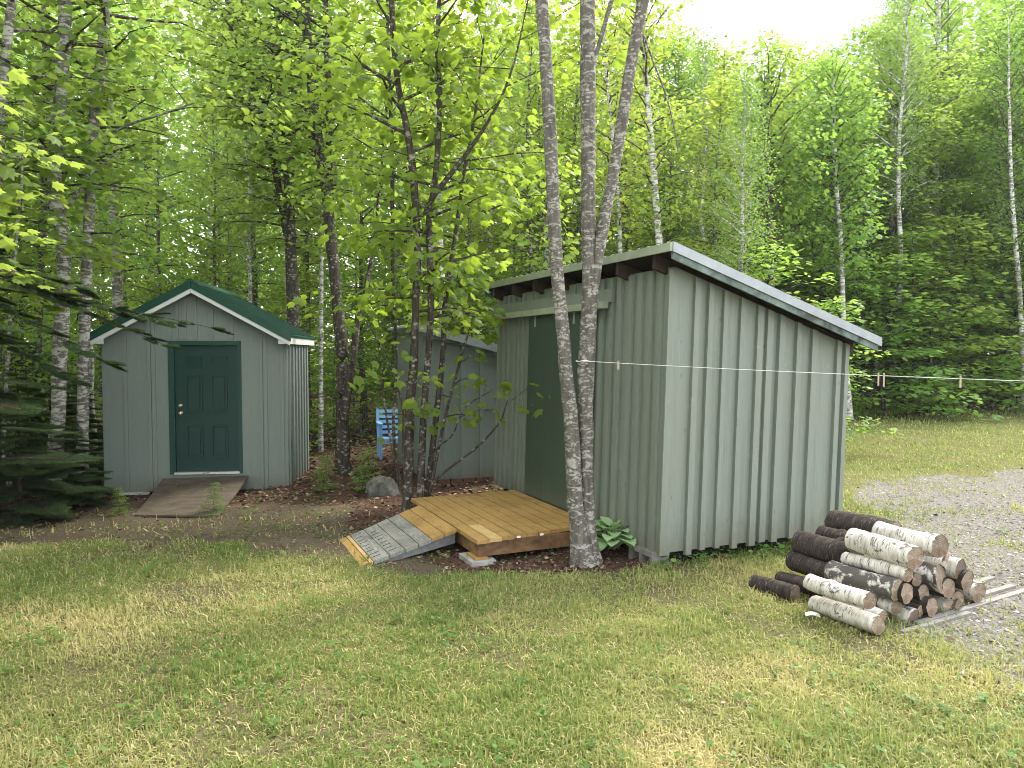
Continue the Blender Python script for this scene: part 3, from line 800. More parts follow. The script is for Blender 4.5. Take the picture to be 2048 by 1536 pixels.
# blocks that carry the cabin
for lab, u0, px in (('pale concrete block under the left front corner of the gabled shed', .22, 0), ('concrete block under the right front corner of the gabled shed', cw - .55, 1)):
    c0 = Cc(u0, .02, 0); z0 = float(gz(c0[0], c0[1])) - .03
    bk = thing('concrete_block', lab, 'block', (c0[0], c0[1], z0))
    g = Geo(); v0 = -.05 if px == 0 else .06
    cbox(g, u0, u0 + .42, v0, v0 + .2, z0 - CO[2], -.003)
    part(g, 'block', MAT['concrete'], bk)

# =================================================================== GREY SHED BEHIND
GO = at(849, 961, 11.25); GA = unit(np.array([math.sin(R(71)), math.cos(R(71)), 0])); GB = np.array([-GA[1], GA[0], 0])
def G_(u, v, h): return GO + GA * u + GB * v + UP * h
def gbox(g, u0, u1, v0, v1, h0, h1, mat=0):
    g.hexa([G_(u0, v0, h0), G_(u1, v0, h0), G_(u1, v1, h0), G_(u0, v1, h0), G_(u0, v0, h1), G_(u1, v0, h1), G_(u1, v1, h1), G_(u0, v1, h1)], mat)
def gu(px, py):
    P = onplane(px, py, GO, GB); return float((P - GO) @ GA), float(P[2] - GO[2])
gsh = thing('grey_shed', 'pale grey lean-to shed half hidden behind the clump of maple stems', 'shed', GO)
uA, hA = gu(853, 668); uB, hB = gu(993, 706)
sl = (hB - hA) / (uB - uA)
def gtop(u): return hA + sl * (u - uA)
gw = 1.75; gd = 2.2
g = Geo()
g.hexa([G_(0, 0, 0), G_(gw, 0, 0), G_(gw, .04, 0), G_(0, .04, 0), G_(0, 0, gtop(0)), G_(gw, 0, gtop(gw)), G_(gw, .04, gtop(gw)), G_(0, .04, gtop(0))])
for px in (888, 922, 959):
    u = gu(px, 850)[0]; gbox(g, u - .004, u + .045, -.034, -.0005, .0, gtop(u + .04) - .01)
gbox(g, -.012, .06, -.02, -.0005, 0, gtop(.06) - .01)
u, h = gu(963, 818); gbox(g, u, gw, -.045, -.021, h, h + .05)
part(g, 'front_wall', MAT['cabin'], gsh)
g = Geo(); gbox(g, 0, .04, .041, gd, 0, gtop(.04) - .005); part(g, 'side_wall', MAT['cabin'], gsh)
g = Geo(); gbox(g, gw - .04, gw, .041, gd, 0, gtop(gw) - .005); part(g, 'side_wall', MAT['cabin'], gsh)
g = Geo()
def gslab(g, u0, u1, v0, v1, o0, o1):
    g.hexa([G_(u0, v0, gtop(u0) + o0), G_(u1, v0, gtop(u1) + o0), G_(u1, v1, gtop(u1) + o0), G_(u0, v1, gtop(u0) + o0), G_(u0, v0, gtop(u0) + o1), G_(u1, v0, gtop(u1) + o1), G_(u1, v1, gtop(u1) + o1), G_(u0, v1, gtop(u0) + o1)])
gslab(g, -.15, gw + .2, -.14, gd + .15, .07, .10)
v = -.1
while v < gd: gslab(g, -.14, gw + .19, v, v + .03, .1005, .118); v += .16
part(g, 'roof', MAT['roof_metal'], gsh)
g = Geo(); gslab(g, -.16, gw + .21, -.165, -.1405, .0, .125); part(g, 'rake_trim', MAT['galv'], gsh)
g = Geo(); gslab(g, -.14, gw + .19, -.135, -.11, -.05, .065); part(g, 'barge_board', MAT['mossy'], gsh)
g = Geo()
for i_ in range(8): gbox(g, .02 + .2 * i_, .2 + .2 * i_, .02, .14, -.16, -.003, )
part(g, 'brick_footing', MAT['brick'], gsh)

# =================================================================== FIREWOOD
LU = unit(np.array([-.46, .89, 0])); LV = np.array([LU[1], -LU[0], 0])     # log axis, and the direction the row runs
F0 = ground(1757, 1272); 
def on_end(px, py, back=0.0): return onplane(px, py, F0 + LU * back, LU)
def make_log(label, near, rad, length, kind, seed, tilt=0.0, yaw=0.0, skew=0.0, blotch=.5, ang=None):
    r = np.random.default_rng(seed)
    d = unit(LU + LV * math.tan(R(yaw)) + UP * math.tan(R(tilt)))
    zl = Vector(d); xl = Vector(unit(np.cross(np.array([0, 0, 1.]), d))); yl = zl.cross(xl)
    rt_ = thing('birch_log' if kind == 'white' else 'bark_covered_log', label, 'log', near, 0, 'firewood logs in the woodpile')
    Mx = Matrix((xl, yl, zl)).transposed().to_4x4(); Mx.translation = Vector(near); rt_.matrix_basis = Mx
    n = 22; z = np.linspace(0, length, n)
    prof = rad * (1 + .03 * np.sin(z * 7 + seed) + (.07 * (z / length) * (1 if seed % 2 else -1)))
    ba = .018 if seed % 3 == 0 else .009
    bend = np.stack([ba * (np.sin(z * 6 + seed) - math.sin(seed)), ba * (np.cos(z * 5 + seed * 2) - math.cos(seed * 2)), z], -1)
    kz, ka = .35 * length + .3 * length * r.random(), r.random() * 6.28
    if skew: bend[0, 2] += 0
    g = Geo(); sides = 26
    th = np.linspace(0, 2 * np.pi, sides, endpoint=False)
    lob = 1 + .035 * np.cos(2 * th + seed) + .025 * np.cos(3 * th + 2 * seed) + (r.normal(0, .012, sides))
    rough = .022 if kind == 'dark' else .006
    V = np.stack([bend[:, None, 0] + prof[:, None] * lob * np.cos(th) * (1 + r.normal(0, rough, (n, sides))),
                  bend[:, None, 1] + prof[:, None] * lob * np.sin(th) * (1 + r.normal(0, rough, (n, sides))),
                  np.broadcast_to(bend[:, None, 2], (n, sides))], -1)
    kn = np.exp(-((z[:, None] - kz) / .035) ** 2 - ((np.angle(np.exp(1j * (th[None] - ka)))) / .45) ** 2) * rad * .22
    V[..., 0] += kn * np.cos(th); V[..., 1] += kn * np.sin(th)
    V[0, :, 2] += skew * rad * np.sin(th + seed); V[0, :, 2] += r.normal(0, .003, sides)
    i = np.arange(n - 1)[:, None]; j = np.arange(sides)[None]; k = (j + 1) % sides
    g.add(V.reshape(-1, 3), np.stack([i * sides + j, i * sides + k, (i + 1) * sides + k, (i + 1) * sides + j], -1).reshape(-1, 4), 0, blotch)
    g.obj('bark', MAT['log_white' if kind == 'white' else 'log_dark'], rt_, True)
    for e_ in (0, n - 1):
        g = Geo(); c = V[e_].mean(0)
        ring = c + (V[e_] - c) * .93; ring[:, 2] += .004 * (1 if e_ == 0 else -1)
        g.add(np.concatenate([ring, V[e_] + np.array([0, 0, .0015 * (-1 if e_ else 1)]), c[None] + np.array([[0, 0, .006 * (1 if e_ == 0 else -1)]])]),
              [(q, (q + 1) % sides, 2 * sides) if e_ else ((q + 1) % sides, q, 2 * sides) for q in range(sides)] + [(sides + q, sides + (q + 1) % sides, (q + 1) % sides, q) if e_ else (sides + (q + 1) % sides, sides + q, q, (q + 1) % sides) for q in range(sides)], 0, r.random())
        g.obj('cut_end', MAT['cut'], rt_)
    return rt_
def z8(x, y): return 1640 + x / 4.8, 980 + y / 4.8
NEAR = [
 # label, z8 end centre, z8 half height, kind, blotch, tilt, yaw, skew, length
 ('white birch log lying lowest and nearest at the front left of the woodpile', 560, 1300, 96, 'white', .46, 0, 0, .1, .55),
 ('white birch log with two black ring scars, just above the lowest log', 482, 1065, 84, 'white', .52, 0, 0, .1, .54),
 ('short dingy log end low between the ringed white log and the wide sawn log', 738, 1130, 70, 'white', .62, 0, 0, .2, .5),
 ('small pale log wedged on the ground behind the lowest white log', 600, 1215, 62, 'white', .5, 0, 0, .2, .5),
 ('thick sawn log on the ground with a broad brown end, beside the lowest white log', 893, 1240, 102, 'white', .58, 0, 0, .3, .45),
 ('small log end resting on the ground behind the thick sawn log', 965, 1165, 62, 'dark', .5, 0, 0, .1, .5),
 ('round orange-brown log end near the grey lumber, in the middle of the bottom row', 1080, 1128, 98, 'dark', .5, 0, 0, .1, .5),
 ('white birch log with a chipped end, low against the grey lumber', 1258, 1132, 78, 'white', .48, 0, 3, .2, .5),
 ('brown log end behind the chipped white log in the bottom row', 1322, 1062, 88, 'dark', .5, 0, 0, .1, .5),
 ('log end at the far right of the bottom row of the woodpile', 1528, 985, 96, 'white', .55, 0, 0, .1, .5),
 ('reddish log end under the pale right-hand birch log, second row', 1418, 872, 100, 'dark', .5, 0, 0, .1, .5),
 ('white birch log with a yellow-brown end, upper right edge of the pile', 1352, 762, 104, 'white', .42, 0, 2, .15, .5),
 ('thickest log with a big pale sawn face, in the middle under the top log', 1160, 850, 142, 'white', .72, 0, 0, .35, .5),
 ('log end tucked behind the thickest log, to its lower right', 1236, 945, 100, 'dark', .5, 0, 0, .1, .5),
 ('white birch log with two dark scars lying highest on the woodpile', 1155, 540, 112, 'white', .46, 0, 0, .1, .55),
 ('thick white birch log just under and in front of the top log', 915, 652, 112, 'white', .50, 0, 0, .1, .55),
 ('thin smooth white birch log between the thick white log and the grey lichened log', 850, 815, 72, 'white', .38, 0, 0, .1, .55),
 ('grey and black lichened log in the middle of the woodpile with a pinkish end', 742, 962, 112, 'white', .80, 0, 0, .2, .55),
 ('round log end just right of the lichened log', 838, 992, 106, 'dark', .5, 0, 0, .1, .5),
 ('narrow dark log end standing between the lichened log and the thickest log', 1000, 992, 86, 'dark', .5, 0, 0, .2, .5),
 ('small log end above the narrow dark one, under the thin white log', 930, 862, 66, 'dark', .5, 0, 0, .1, .5),
]
for i_, (lab, zx, zy, hh, kind, bl_, tilt, yw, sk, ln) in enumerate(NEAR):
    px, py = z8(zx, zy)
    inset = {3: .06, 5: .05, 8: .06, 13: .03, 20: .08, 2: .03, 18: .02, 19: .04}.get(i_, 0) + .012 * ((i_ * 7) % 5)
    P = on_end(px, py, inset)
    rad = hh / 4.8 * P[1] / F * 1.0
    make_log(lab, P, rad, ln, kind, 100 + i_, tilt, yw, sk, bl_)
FAR = [
 ('long dark peeling log at the top of the rear stack, nearest the shed corner', 1665, 1040, 23, .60),
 ('thick dark log with curling bark on the left of the rear stack', 1601, 1083, 25, .56),
 ('dark log under the curling-bark log in the rear stack', 1587, 1124, 17.5, .56),
 ('dark thin log low in the rear stack behind the ringed white log', 1562, 1153, 16, .56),
 ('small dark log end peeping out behind the rear stack by the shed wall', 1640, 1062, 14, .5),
]
for i_, (lab, px, py, hh, ln) in enumerate(FAR):
    P = on_end(px, py, 1.12); rad = hh * P[1] / F
    P2 = P - LU * ln
    make_log(lab, P2, rad, ln, 'dark', 141 + i_, 0, 0, .1)
# the one that has rolled off to the left
Pn = ground(1590, 1204); Pf = ground(1505, 1172)
rad = 16.5 * Pn[1] / F; Pn[2] += rad; Pf[2] += rad
dd = Pf - Pn; ln = float(np.linalg.norm(dd)); 
yw = math.degrees(math.atan2(dd @ LV, dd @ LU))
make_log('dark log lying alone on the grass left of the woodpile', Pn, rad, ln, 'dark', 160, 0, yw, .1)
# silvered lumber under the pile
for lab, a, b, w_, h_ in (('long silvered board running out from under the logs to the right edge of the picture', (1868, 1236), (2060, 1178), .05, .035),
                        ('short silvered board lying under the front of the logs, flush with the long one', (1842, 1252), (1932, 1226), .045, .03),
                        ('silvered board end sticking out behind the right end of the log row', (1960, 1190), (2019, 1173), .05, .035),
                        ('farthest silvered board end behind the log row', (1948, 1166), (1980, 1156), .05, .035)):
    A, B = ground(*a), ground(*b); dv = unit(B - A); B = B + dv * (.5 if b[0] > 2040 else 0); A = A - dv * .25
    pv = np.array([dv[1], -dv[0], 0])
    t = thing('lumber_board', lab, 'board', A, 0, 'silvered boards under the woodpile')
    g = Geo(); g.box(A - UP * .012, B - A, pv * w_, UP * h_); part(g, 'board', MAT['lumber'], t)
# curls of bark round the pile
for k, (lab, px, py, sz) in enumerate((('curl of orange inner bark sticking out under the top log', 1892, 1128, .075), ('white strip of fallen birch bark in the grass left of the woodpile', 1630, 1238, .07),
        ('pale bark strip hanging over the grey lumber at the bottom right of the pile', 1913, 1222, .10), ('flap of dark bark peeling from the thick rear log', 1672, 1095, .10))):
    P = ground(px, py) if k in (1, 2) else on_end(px, py, .05 if k == 0 else .62)
    t = thing('bark_strip', lab, 'bark', P); g = Geo(); n = 9
    u = np.linspace(0, 1, n); ax = unit(LV * (1 if k != 1 else -.6) + LU * (.3 if k != 3 else -.5)); cr = unit(np.cross(ax, UP))
    c = P + ax * (u[:, None] - .3) * sz * 1.6 + UP * (.02 + .05 * np.sin(u * 2.6)[:, None] * (1 if k != 1 else .4))
    V = []
    for w_ in (-.5, 0, .5): V.append(c + cr * w_ * sz * .55 + UP * (.018 * (1 - 4 * w_ * w_)))
    V = np.concatenate(V); V2 = V - UP * .004; V = np.concatenate([V, V2]); m_ = 3 * n
    fs = []
    for r2 in range(2):
        for q in range(n - 1):
            a0 = r2 * n + q; fs += [(a0, a0 + 1, a0 + n + 1, a0 + n), (m_ + a0, m_ + a0 + n, m_ + a0 + n + 1, m_ + a0 + 1)]
    for q in range(n - 1): fs += [(q, m_ + q, m_ + q + 1, q + 1), (2 * n + q, 2 * n + q + 1, m_ + 2 * n + q + 1, m_ + 2 * n + q)]
    g.add(V, fs); part(g, 'strip', MAT[('cut', 'chip', 'cut', 'log_dark')[k]], t)

# =================================================================== CLOTHES LINE, BOULDER, CHAIR, HOSTA
c0 = at(1165, 722, 7.02); c1 = at(2048, 762, 5.5)
cl = thing('clothesline', 'thin white clothesline cord stretched from the twin trunks past the shed to the right', 'clothesline', c0)
ext = c0 + (c1 - c0) * 2.2
def cord(f): 
    p = c0 + (ext - c0) * f
    return p - UP * (.10 * 4 * f * (1 - f) * .55)
off = cord(1 / 2.2)[2] - c1[2]
def cord2(f):
    p = cord(f); return p - UP * off * min(1, f * 2.2)
def cordx(px):
    f = 0
    for _ in range(60):
        P = cord2(f); 
        d = P - CAM; X_ = 1024 + F * (d @ RGT) / (d @ FWD)
        f += (px - X_) / 2600
    return cord2(f)
g = Geo(); g.tube([cord2(f) for f in np.linspace(0, 1, 60)], .0024, 6); part(g, 'cord', MAT['rope'], cl)
g = Geo()
th = np.linspace(0, 2 * np.pi, 25); ctr = at(1168, 722, 7.1)
g.tube([ctr + np.array([.075 * math.cos(a), .085 * math.sin(a), .006 * math.sin(3 * a)]) for a in th], .004, 5); part(g, 'knot_loop', MAT['rope'], cl)
for lab, px, hgt in (('wooden clothes peg on the line in front of the shed front wall', 1237, .075), ('wooden clothes peg, left of the touching pair, on the line right of the shed', 1757, .10), ('wooden clothes peg, right of the touching pair, on the line right of the shed', 1768, .11), ('single wooden clothes peg on the line at the right edge of the lawn', 1921, .085)):
    P = cordx(px); t = thing('clothes_peg', lab, 'clothes peg', P, 0, 'clothes pegs on the line')
    dv = unit(ext - c0); pv = unit(np.cross(dv, UP))
    for s_ in (-1, 1):
        g = Geo(); w_ = .006
        b = P + pv * s_ * .007 - dv * .006
        tp = b + UP * .022; lo = b - UP * hgt * .8 + pv * s_ * .006
        g.hexa([lo, lo + dv * .012, lo + dv * .012 + pv * .006, lo + pv * .006, tp, tp + dv * .012, tp + dv * .012 + pv * .006, tp + pv * .006])
        part(g, 'jaw', MAT['peg'], t)
P = ground(765, 989); s_ = 1 / F * P[1]
bo = thing('boulder', 'rough grey boulder lying in the leaf litter left of the maple clump', 'boulder', P)
n = 20; g = Geo(); th = np.linspace(0, 2 * np.pi, 28, endpoint=False); ph = np.linspace(-.45, np.pi / 2, n)
rr_ = np.random.default_rng(4); dirs = rr_.normal(0, 1, (16, 3)); dirs = unit(dirs); offs = .72 + .24 * rr_.random(16)
V = []
for p_ in ph:
    for t_ in th:
        d = np.array([math.cos(p_) * math.cos(t_), math.cos(p_) * math.sin(t_), math.sin(p_)])
        q_ = dirs @ d; rad = np.min(np.where(q_ > .05, offs / np.maximum(q_, .05), 9)); rad = min(rad, 1.05) + float(fbm(d[0] * 4 + 9, d[1] * 4 + d[2] * 3, 4) - .5) * .16
        V.append(P + d * rad * np.array([34 * s_, 30 * s_, 42 * s_]))
i = np.arange(n - 1)[:, None]; j = np.arange(28)[None]; k = (j + 1) % 28
g.add(np.array(V), np.stack([i * 28 + j, i * 28 + k, (i + 1) * 28 + k, (i + 1) * 28 + j], -1).reshape(-1, 4)); part(g, 'rock', MAT['stone'], bo, False)
# blue slatted plastic chair behind the clump
P = ground(783, 915); P = np.array([P[0], P[1], float(gz(P[0], P[1]))])
ch = thing('garden_chair', 'light blue slatted plastic garden chair behind the maple clump', 'chair', P)
ax = np.array([.96, .28, 0]); ay = np.array([-.28, .96, 0])
def chb(name, u0, u1, v0, v1, h0, h1, lean=0.0):
    g = Geo()
    q = lambda u, v, h: P + ax * u + ay * (v + lean * (h - .4)) + UP * h
    g.hexa([q(u0, v0, h0), q(u1, v0, h0), q(u1, v1, h0), q(u0, v1, h0), q(u0, v0, h1), q(u1, v0, h1), q(u1, v1, h1), q(u0, v1, h1)])
    part(g, name, MAT['blue'], ch)
for u in (-.25, .20):
    chb('leg', u, u + .05, -.25, -.2, 0, .64); chb('leg', u, u + .05, .2, .25, 0, .40); chb('armrest', u - .015, u + .065, -.28, .26, .6405, .68)
    chb('back_post', u, u + .05, .21, .25, .4005, .92, .25)
for k in range(5): chb('seat_slat', -.2, .199, -.24 + .09 * k, -.17 + .09 * k, .36, .385)
for k in range(5): chb('back_slat', -.1995, .1995, .22, .24, .44 + .10 * k, .50 + .10 * k, .25)
chb('front_rail', -.1995, .1995, -.245, -.22, .30, .359)
# hosta
P = ground(1228, 1103)
ho = thing('hosta', 'pale green broad-leaved hosta growing against the front wall of the large shed', 'plant', P)
r = np.random.default_rng(12); g = Geo(); gs = Geo(); n = 54
for i_ in range(n):
    a = i_ * 2.399 + r.normal(0, .15); k = math.sqrt((i_ + .5) / n)
    el = R(84 - 50 * k + r.normal(0, 4)); ln = .13 + .07 * k + r.uniform(0, .02); wl = .40 * ln
    d = np.array([math.cos(a) * math.cos(el), math.sin(a) * math.cos(el), math.sin(el)])
    st = P + UP * .02; base = st + d * (.24 - .02 * k)
    gs.tube([st, base], .0035, 5)
    e2 = R(58 - 62 * k + r.normal(0, 8)); d = np.array([math.cos(a) * math.cos(e2), math.sin(a) * math.cos(e2), math.sin(e2)])
    nn = unit(np.cross(np.cross(d, UP), d)); X_ = unit(np.cross(d, nn)); m_ = 7
    V = []
    for q in range(m_ + 1):
        f = q / m_; wv = wl * (math.sin(math.pi * min(1, f ** .8 * .97 + .03)) ** .62 if 0 < f < 1 else .02)
        c = base + d * ln * f + nn * (.05 * f - .16 * f * f) * ln * 3
        V += [c - X_ * wv + nn * wv * .22, c, c + X_ * wv + nn * wv * .22]
    fs = []
    for q in range(m_): b = q * 3; fs += [(b, b + 1, b + 4, b + 3), (b + 1, b + 2, b + 5, b + 4)]
    g.add(V, fs, 0, r.random())
part(g, 'leaves', MAT['hosta'], ho, True); part(gs, 'stems', MAT['hosta'], ho)

# =================================================================== TREES
def sprays(geo, P, Dd, n_leaf, leaf, tmpl, r, spread=.32, flat=.10, tilt=.42, droop=.25, rb=1.0):
    """flat leafy sprays: P (k,3) spray centres, Dd (k,3) outward directions"""
    k = len(P)
    if k == 0: return
    Pn = np.repeat(P, n_leaf, 0); Dn = np.repeat(unit(Dd), n_leaf, 0); n = len(Pn)
    a = r.random(n) * 2 * np.pi; rad = spread * np.sqrt(r.random(n))
    off = np.stack([np.cos(a) * rad, np.sin(a) * rad, r.normal(0, flat, n) - .25 * rad * rad / spread], -1)
    az = a + r.normal(0, .9, n)
    D = np.stack([np.cos(az), np.sin(az), -droop + r.normal(0, .3, n)], -1) + .5 * Dn
    N = np.stack([r.normal(0, tilt, n), r.normal(0, tilt, n), np.ones(n)], -1)
    tone = np.repeat(r.random(k), n_leaf)
    rnd = np.clip(.55 * tone + .5 * r.random(n) ** rb - .03, 0, 1)
    put_leaves(geo, Pn + off, D, N, leaf * (.45 + .95 * r.random(n)), tmpl, rnd)

def branch_path(p0, az, el, ln, r, n=6, rise=.2, droop=.0):
    d = np.array([math.cos(az) * math.cos(el), math.sin(az) * math.cos(el), math.sin(el)])
    t = np.linspace(0, 1, n)[:, None]
    sd = np.array([-math.sin(az), math.cos(az), 0])
    w = np.cumsum(r.normal(0, .035, n))[:, None] * ln; w -= w[0]
    return p0 + d * t * ln + sd * w + np.array([0, 0, 1.]) * (rise * t * t - droop * t ** 3) * ln

def limb_crown(tg, cg, trunk, rad, z0, z1, nb, Rm, leaf, n_leaf, tmpl, r, prof, el0=.15, el1=.9, spread=.34, tilt=.42, step=.3, droop=.25, side=1.0, flat=.1, azf=None, bare=.25):
    """branches along a trunk path from height z0 to z1, each with leafy sprays"""
    zs = trunk[:, 2]
    SP, SD = [], []
    for b in range(nb):
        u = (b + r.random()) / nb
        z = z0 + (z1 - z0) * u
        p0 = np.array([np.interp(z, zs, trunk[:, 0]), np.interp(z, zs, trunk[:, 1]), z])
        rt_ = float(np.interp(z, zs, rad))
        az = b * 2.399 + r.normal(0, .5) if azf is None else azf(r)
        ln = Rm * prof(u) * (.55 + .5 * r.random())
        el = el0 + (el1 - el0) * u + r.normal(0, .12)
        pth = branch_path(p0, az, el, ln, r, 6, .12, .22)
        tg.tube(pth, np.linspace(min(rt_ * .55, .010 + .012 * ln), .004, 6), 5, caps=False)
        m = max(2, int(ln / step))
        for q in range(m):
            f = bare + (1 - bare) * (q + r.random()) / m
            c = np.array([np.interp(f, np.linspace(0, 1, 6), pth[:, i]) for i in range(3)])
            dv = unit(pth[-1] - pth[0])
            sdv = np.array([-dv[1], dv[0], 0])
            lat = side * r.normal(0, .32) * ln * (.4 + .6 * (1 - f))
            c2 = c + sdv * lat + np.array([0, 0, r.normal(0, .05)])
            if abs(lat) > .12: tg.tube(np.array([c - dv * abs(lat) * .4, c + sdv * lat * .5 + UP * .02, c2]), [.006, .004, .002], 3, caps=False)
            SP.append(c2); SD.append(dv + sdv * np.sign(lat) * .5)
    sprays(cg, np.array(SP), np.array(SD), n_leaf, leaf, tmpl, r, spread, flat, tilt, droop)

def proto(name, seed, H, r0, cb, Rm, nb, leaf, n_leaf, tmpl, bark, lmat, prof, lean=.15, **kw):
    r = np.random.default_rng(seed); tg, cg = Geo(), Geo()
    n = 12; z = np.linspace(-.25, H, n)
    wob = np.cumsum(r.normal(0, .05, (n, 2)), 0) * H / 12; wob -= wob[0]
    tr = np.stack([wob[:, 0] + lean * r.normal() * z / H, wob[:, 1] + lean * r.normal() * z / H, z], -1)
    rad = r0 * (1 - z.clip(0) / H) ** .8 + .006; rad[0] *= 1.35; rad[1] *= 1.05
    tg.tube(crom(tr, 26), np.interp(np.linspace(0, 1, 26), np.linspace(0, 1, n), rad), 9, jit=.05, seed=seed)
    limb_crown(tg, cg, tr, rad, cb, H * .985, nb, Rm, leaf, n_leaf, tmpl, r, prof, **kw)
    return (tg.mesh(name + '_trunk', bark, True), cg.mesh(name + '_crown', lmat), H)
full = lambda u: (1 - u) ** .55 * (.55 + .45 * min(1, u * 5))
tall = lambda u: (1 - u * .95) ** .5 * (.4 + .6 * min(1, u * 3))
egg = lambda u: max(.12, math.sin(math.pi * min(1, .12 + .88 * u)) ** .7)
PR = {
 'maple': [proto('maple_a', 1, 11.5, .085, 2.0, 2.3, 60, .092, 34, T_six(), MAT['bark_grey'], MAT['leaf_back'], full, el0=.1, el1=.8, spread=.42),
           proto('maple_b', 2, 12.5, .10, 3.0, 2.5, 62, .088, 34, T_six(), MAT['bark_clump'], MAT['leaf_maple'], tall, el0=.0, el1=.9, spread=.42),
           proto('maple_c', 3, 10.0, .07, 1.2, 2.1, 58, .088, 34, T_six(), MAT['bark_grey'], MAT['leaf_maple'], full, el0=.05, el1=.7, spread=.40)],
 'bright': [proto('bright_a', 4, 10.5, .075, 1.4, 2.2, 62, .095, 32, T_six(), MAT['bark_grey'], MAT['leaf_yellow'], full, el0=.1, el1=.8, spread=.40)],
 'birch': [proto('birch_a', 5, 14.0, .095, 5.2, 1.9, 70, .075, 40, T_quad(), MAT['bark_white'], MAT['leaf_birch'], egg, el0=.5, el1=1.1, spread=.42, tilt=.9, droop=.9, flat=.2),
           proto('birch_b', 6, 15.0, .10, 6.5, 1.8, 66, .07, 40, T_quad(), MAT['bark_white'], MAT['leaf_birch'], egg, el0=.6, el1=1.1, spread=.40, tilt=.9, droop=.9, flat=.2)],
 'round': [proto('round_a', 7, 10.5, .10, 2.2, 2.9, 70, .10, 36, T_six(), MAT['bark_grey'], MAT['leaf_back'], egg, el0=.05, el1=1.0, spread=.5),
           proto('round_b', 8, 11.0, .09, 1.6, 2.7, 70, .095, 36, T_six(), MAT['bark_clump'], MAT['leaf_back'], egg, el0=.0, el1=1.0, spread=.48)],
 'sapling': [proto('sapling_a', 9, 4.6, .035, .5, 1.9, 38, .10, 26, T_six(), MAT['bark_clump'], MAT['leaf_maple'], lambda u: (1 - u) ** .5, el0=.0, el1=.5, spread=.36, flat=.05, tilt=.28, lean=.3),
             proto('sapling_b', 10, 3.4, .03, .3, 1.6, 32, .095, 26, T_six(), MAT['bark_clump'], MAT['leaf_back'], lambda u: (1 - u) ** .5, el0=.0, el1=.5, spread=.34, flat=.05, tilt=.28, lean=.3)],
}
# ---- fir: flat needled boughs
def bough(r, ln):
    """needle triangles of one flat bough along +x"""
    segs = [(np.array([0, 0, 0.]), np.array([1., 0, -.10]) * ln)]
    m = max(4, int(ln / .055))
    for i in range(m):
        f = .12 + .86 * i / m
        for s_ in (-1, 1):
            l2 = ln * .42 * (1 - f) ** .7 * r.uniform(.7, 1.1) + .03
            b = np.array([f * ln, 0, -.10 * f * ln]); segs.append((b, np.array([.72, s_ * .75, -.06]) * l2))
            if l2 > .13:
                for h in (.45, .75):
                    for s2 in (-1, 1):
                        segs.append((b + np.array([.72, s_ * .75, -.06]) * l2 * h, np.array([.95 if s2 * s_ < 0 else .2, s_ * (.2 if s2 * s_ < 0 else .95), -.05]) * l2 * .4))
    P, D, T = [], [], []
    for b, d in segs:
        l_ = np.linalg.norm(d); k = max(2, int(l_ / .0085)); f = (np.arange(k) + .5) / k
        for s_ in (-1, 1):
            p = b + f[:, None] * d; dd = d / l_; sd = np.array([-dd[1], dd[0], 0])
            P.append(p); D.append(np.repeat((dd * .45 + sd * s_ * .85)[None], k, 0) + r.normal(0, .28, (k, 3)) + np.array([0, 0, .18])); T.append(f)
    return np.concatenate(P), unit(np.concatenate(D)), np.concatenate(T), segs
def needle_geo(cg, tg, boughs, r, nl=.022, nw=.0042):
    for (p0, az, el, ln, variant) in boughs:
        P, Dv, T, segs = variant
        sc = ln
        c, s_ = math.cos(az), math.sin(az); ce, se = math.cos(el), math.sin(el)
        Rm = np.array([[c * ce, -s_, -c * se], [s_ * ce, c, -s_ * se], [se, 0, ce]])
        keep = r.random(len(P)) < min(1, sc * 1.25)
        Pw = p0 + (P[keep] * sc) @ Rm.T; Dw = Dv[keep] @ Rm.T; Tt = T[keep]; k = len(Pw)
        nn = unit(np.cross(Dw, Rm[:, 2])); L_ = nl * (.7 + .5 * r.random(k))[:, None]
        V = np.stack([Pw - nn * nw / 2, Pw + nn * nw / 2, Pw + Dw * L_], 1).reshape(-1, 3)
        rn = np.clip(.15 + .3 * r.random(k) + .55 * (Tt > .82), 0, 1)
        cg.add(V, np.arange(3 * k).reshape(-1, 3), 0, np.repeat(rn, 3))
        for b, d in segs:
            if np.linalg.norm(d) > .2: tg.tube(np.array([p0 + (b * sc) @ Rm.T, p0 + ((b + d) * sc) @ Rm.T]), [.006 * sc + .002, .0015], 3, caps=False)
BV = [bough(np.random.default_rng(50 + i), 1.0) for i in range(3)]
def fir_proto(name, seed, H, r0, Rm, z0, nbough, bare_top=1.0, nl=.022, nw=.0042):
    r = np.random.default_rng(seed); tg, cg = Geo(), Geo()
    tg.tube(np.stack([r.normal(0, .01, 8), r.normal(0, .01, 8), np.linspace(-.2, H, 8)], -1), np.linspace(r0, .008, 8), 8)
    B = []
    for i in range(nbough):
        u = (i + r.random()) / nbough; z = z0 + (H - z0) * u
        ln = (Rm * (1 - u) ** .75 + .08) * r.uniform(.75, 1.1)
        B.append((np.array([0, 0, z]), i * 2.399 + r.normal(0, .3), .12 - .15 * (1 - u) + r.normal(0, .08), ln, BV[i % 3]))
    needle_geo(cg, tg, B, r, nl, nw)
    return (tg.mesh(name + '_trunk', MAT['bark_spruce'], True), cg.mesh(name + '_crown', MAT['needles']), H)
PR['fir'] = [fir_proto('fir_a', 61, 2.0, .035, .95, .12, 60, nl=.042, nw=.0085), fir_proto('fir_b', 62, 6.5, .06, 1.5, .9, 95, nl=.075, nw=.02)]

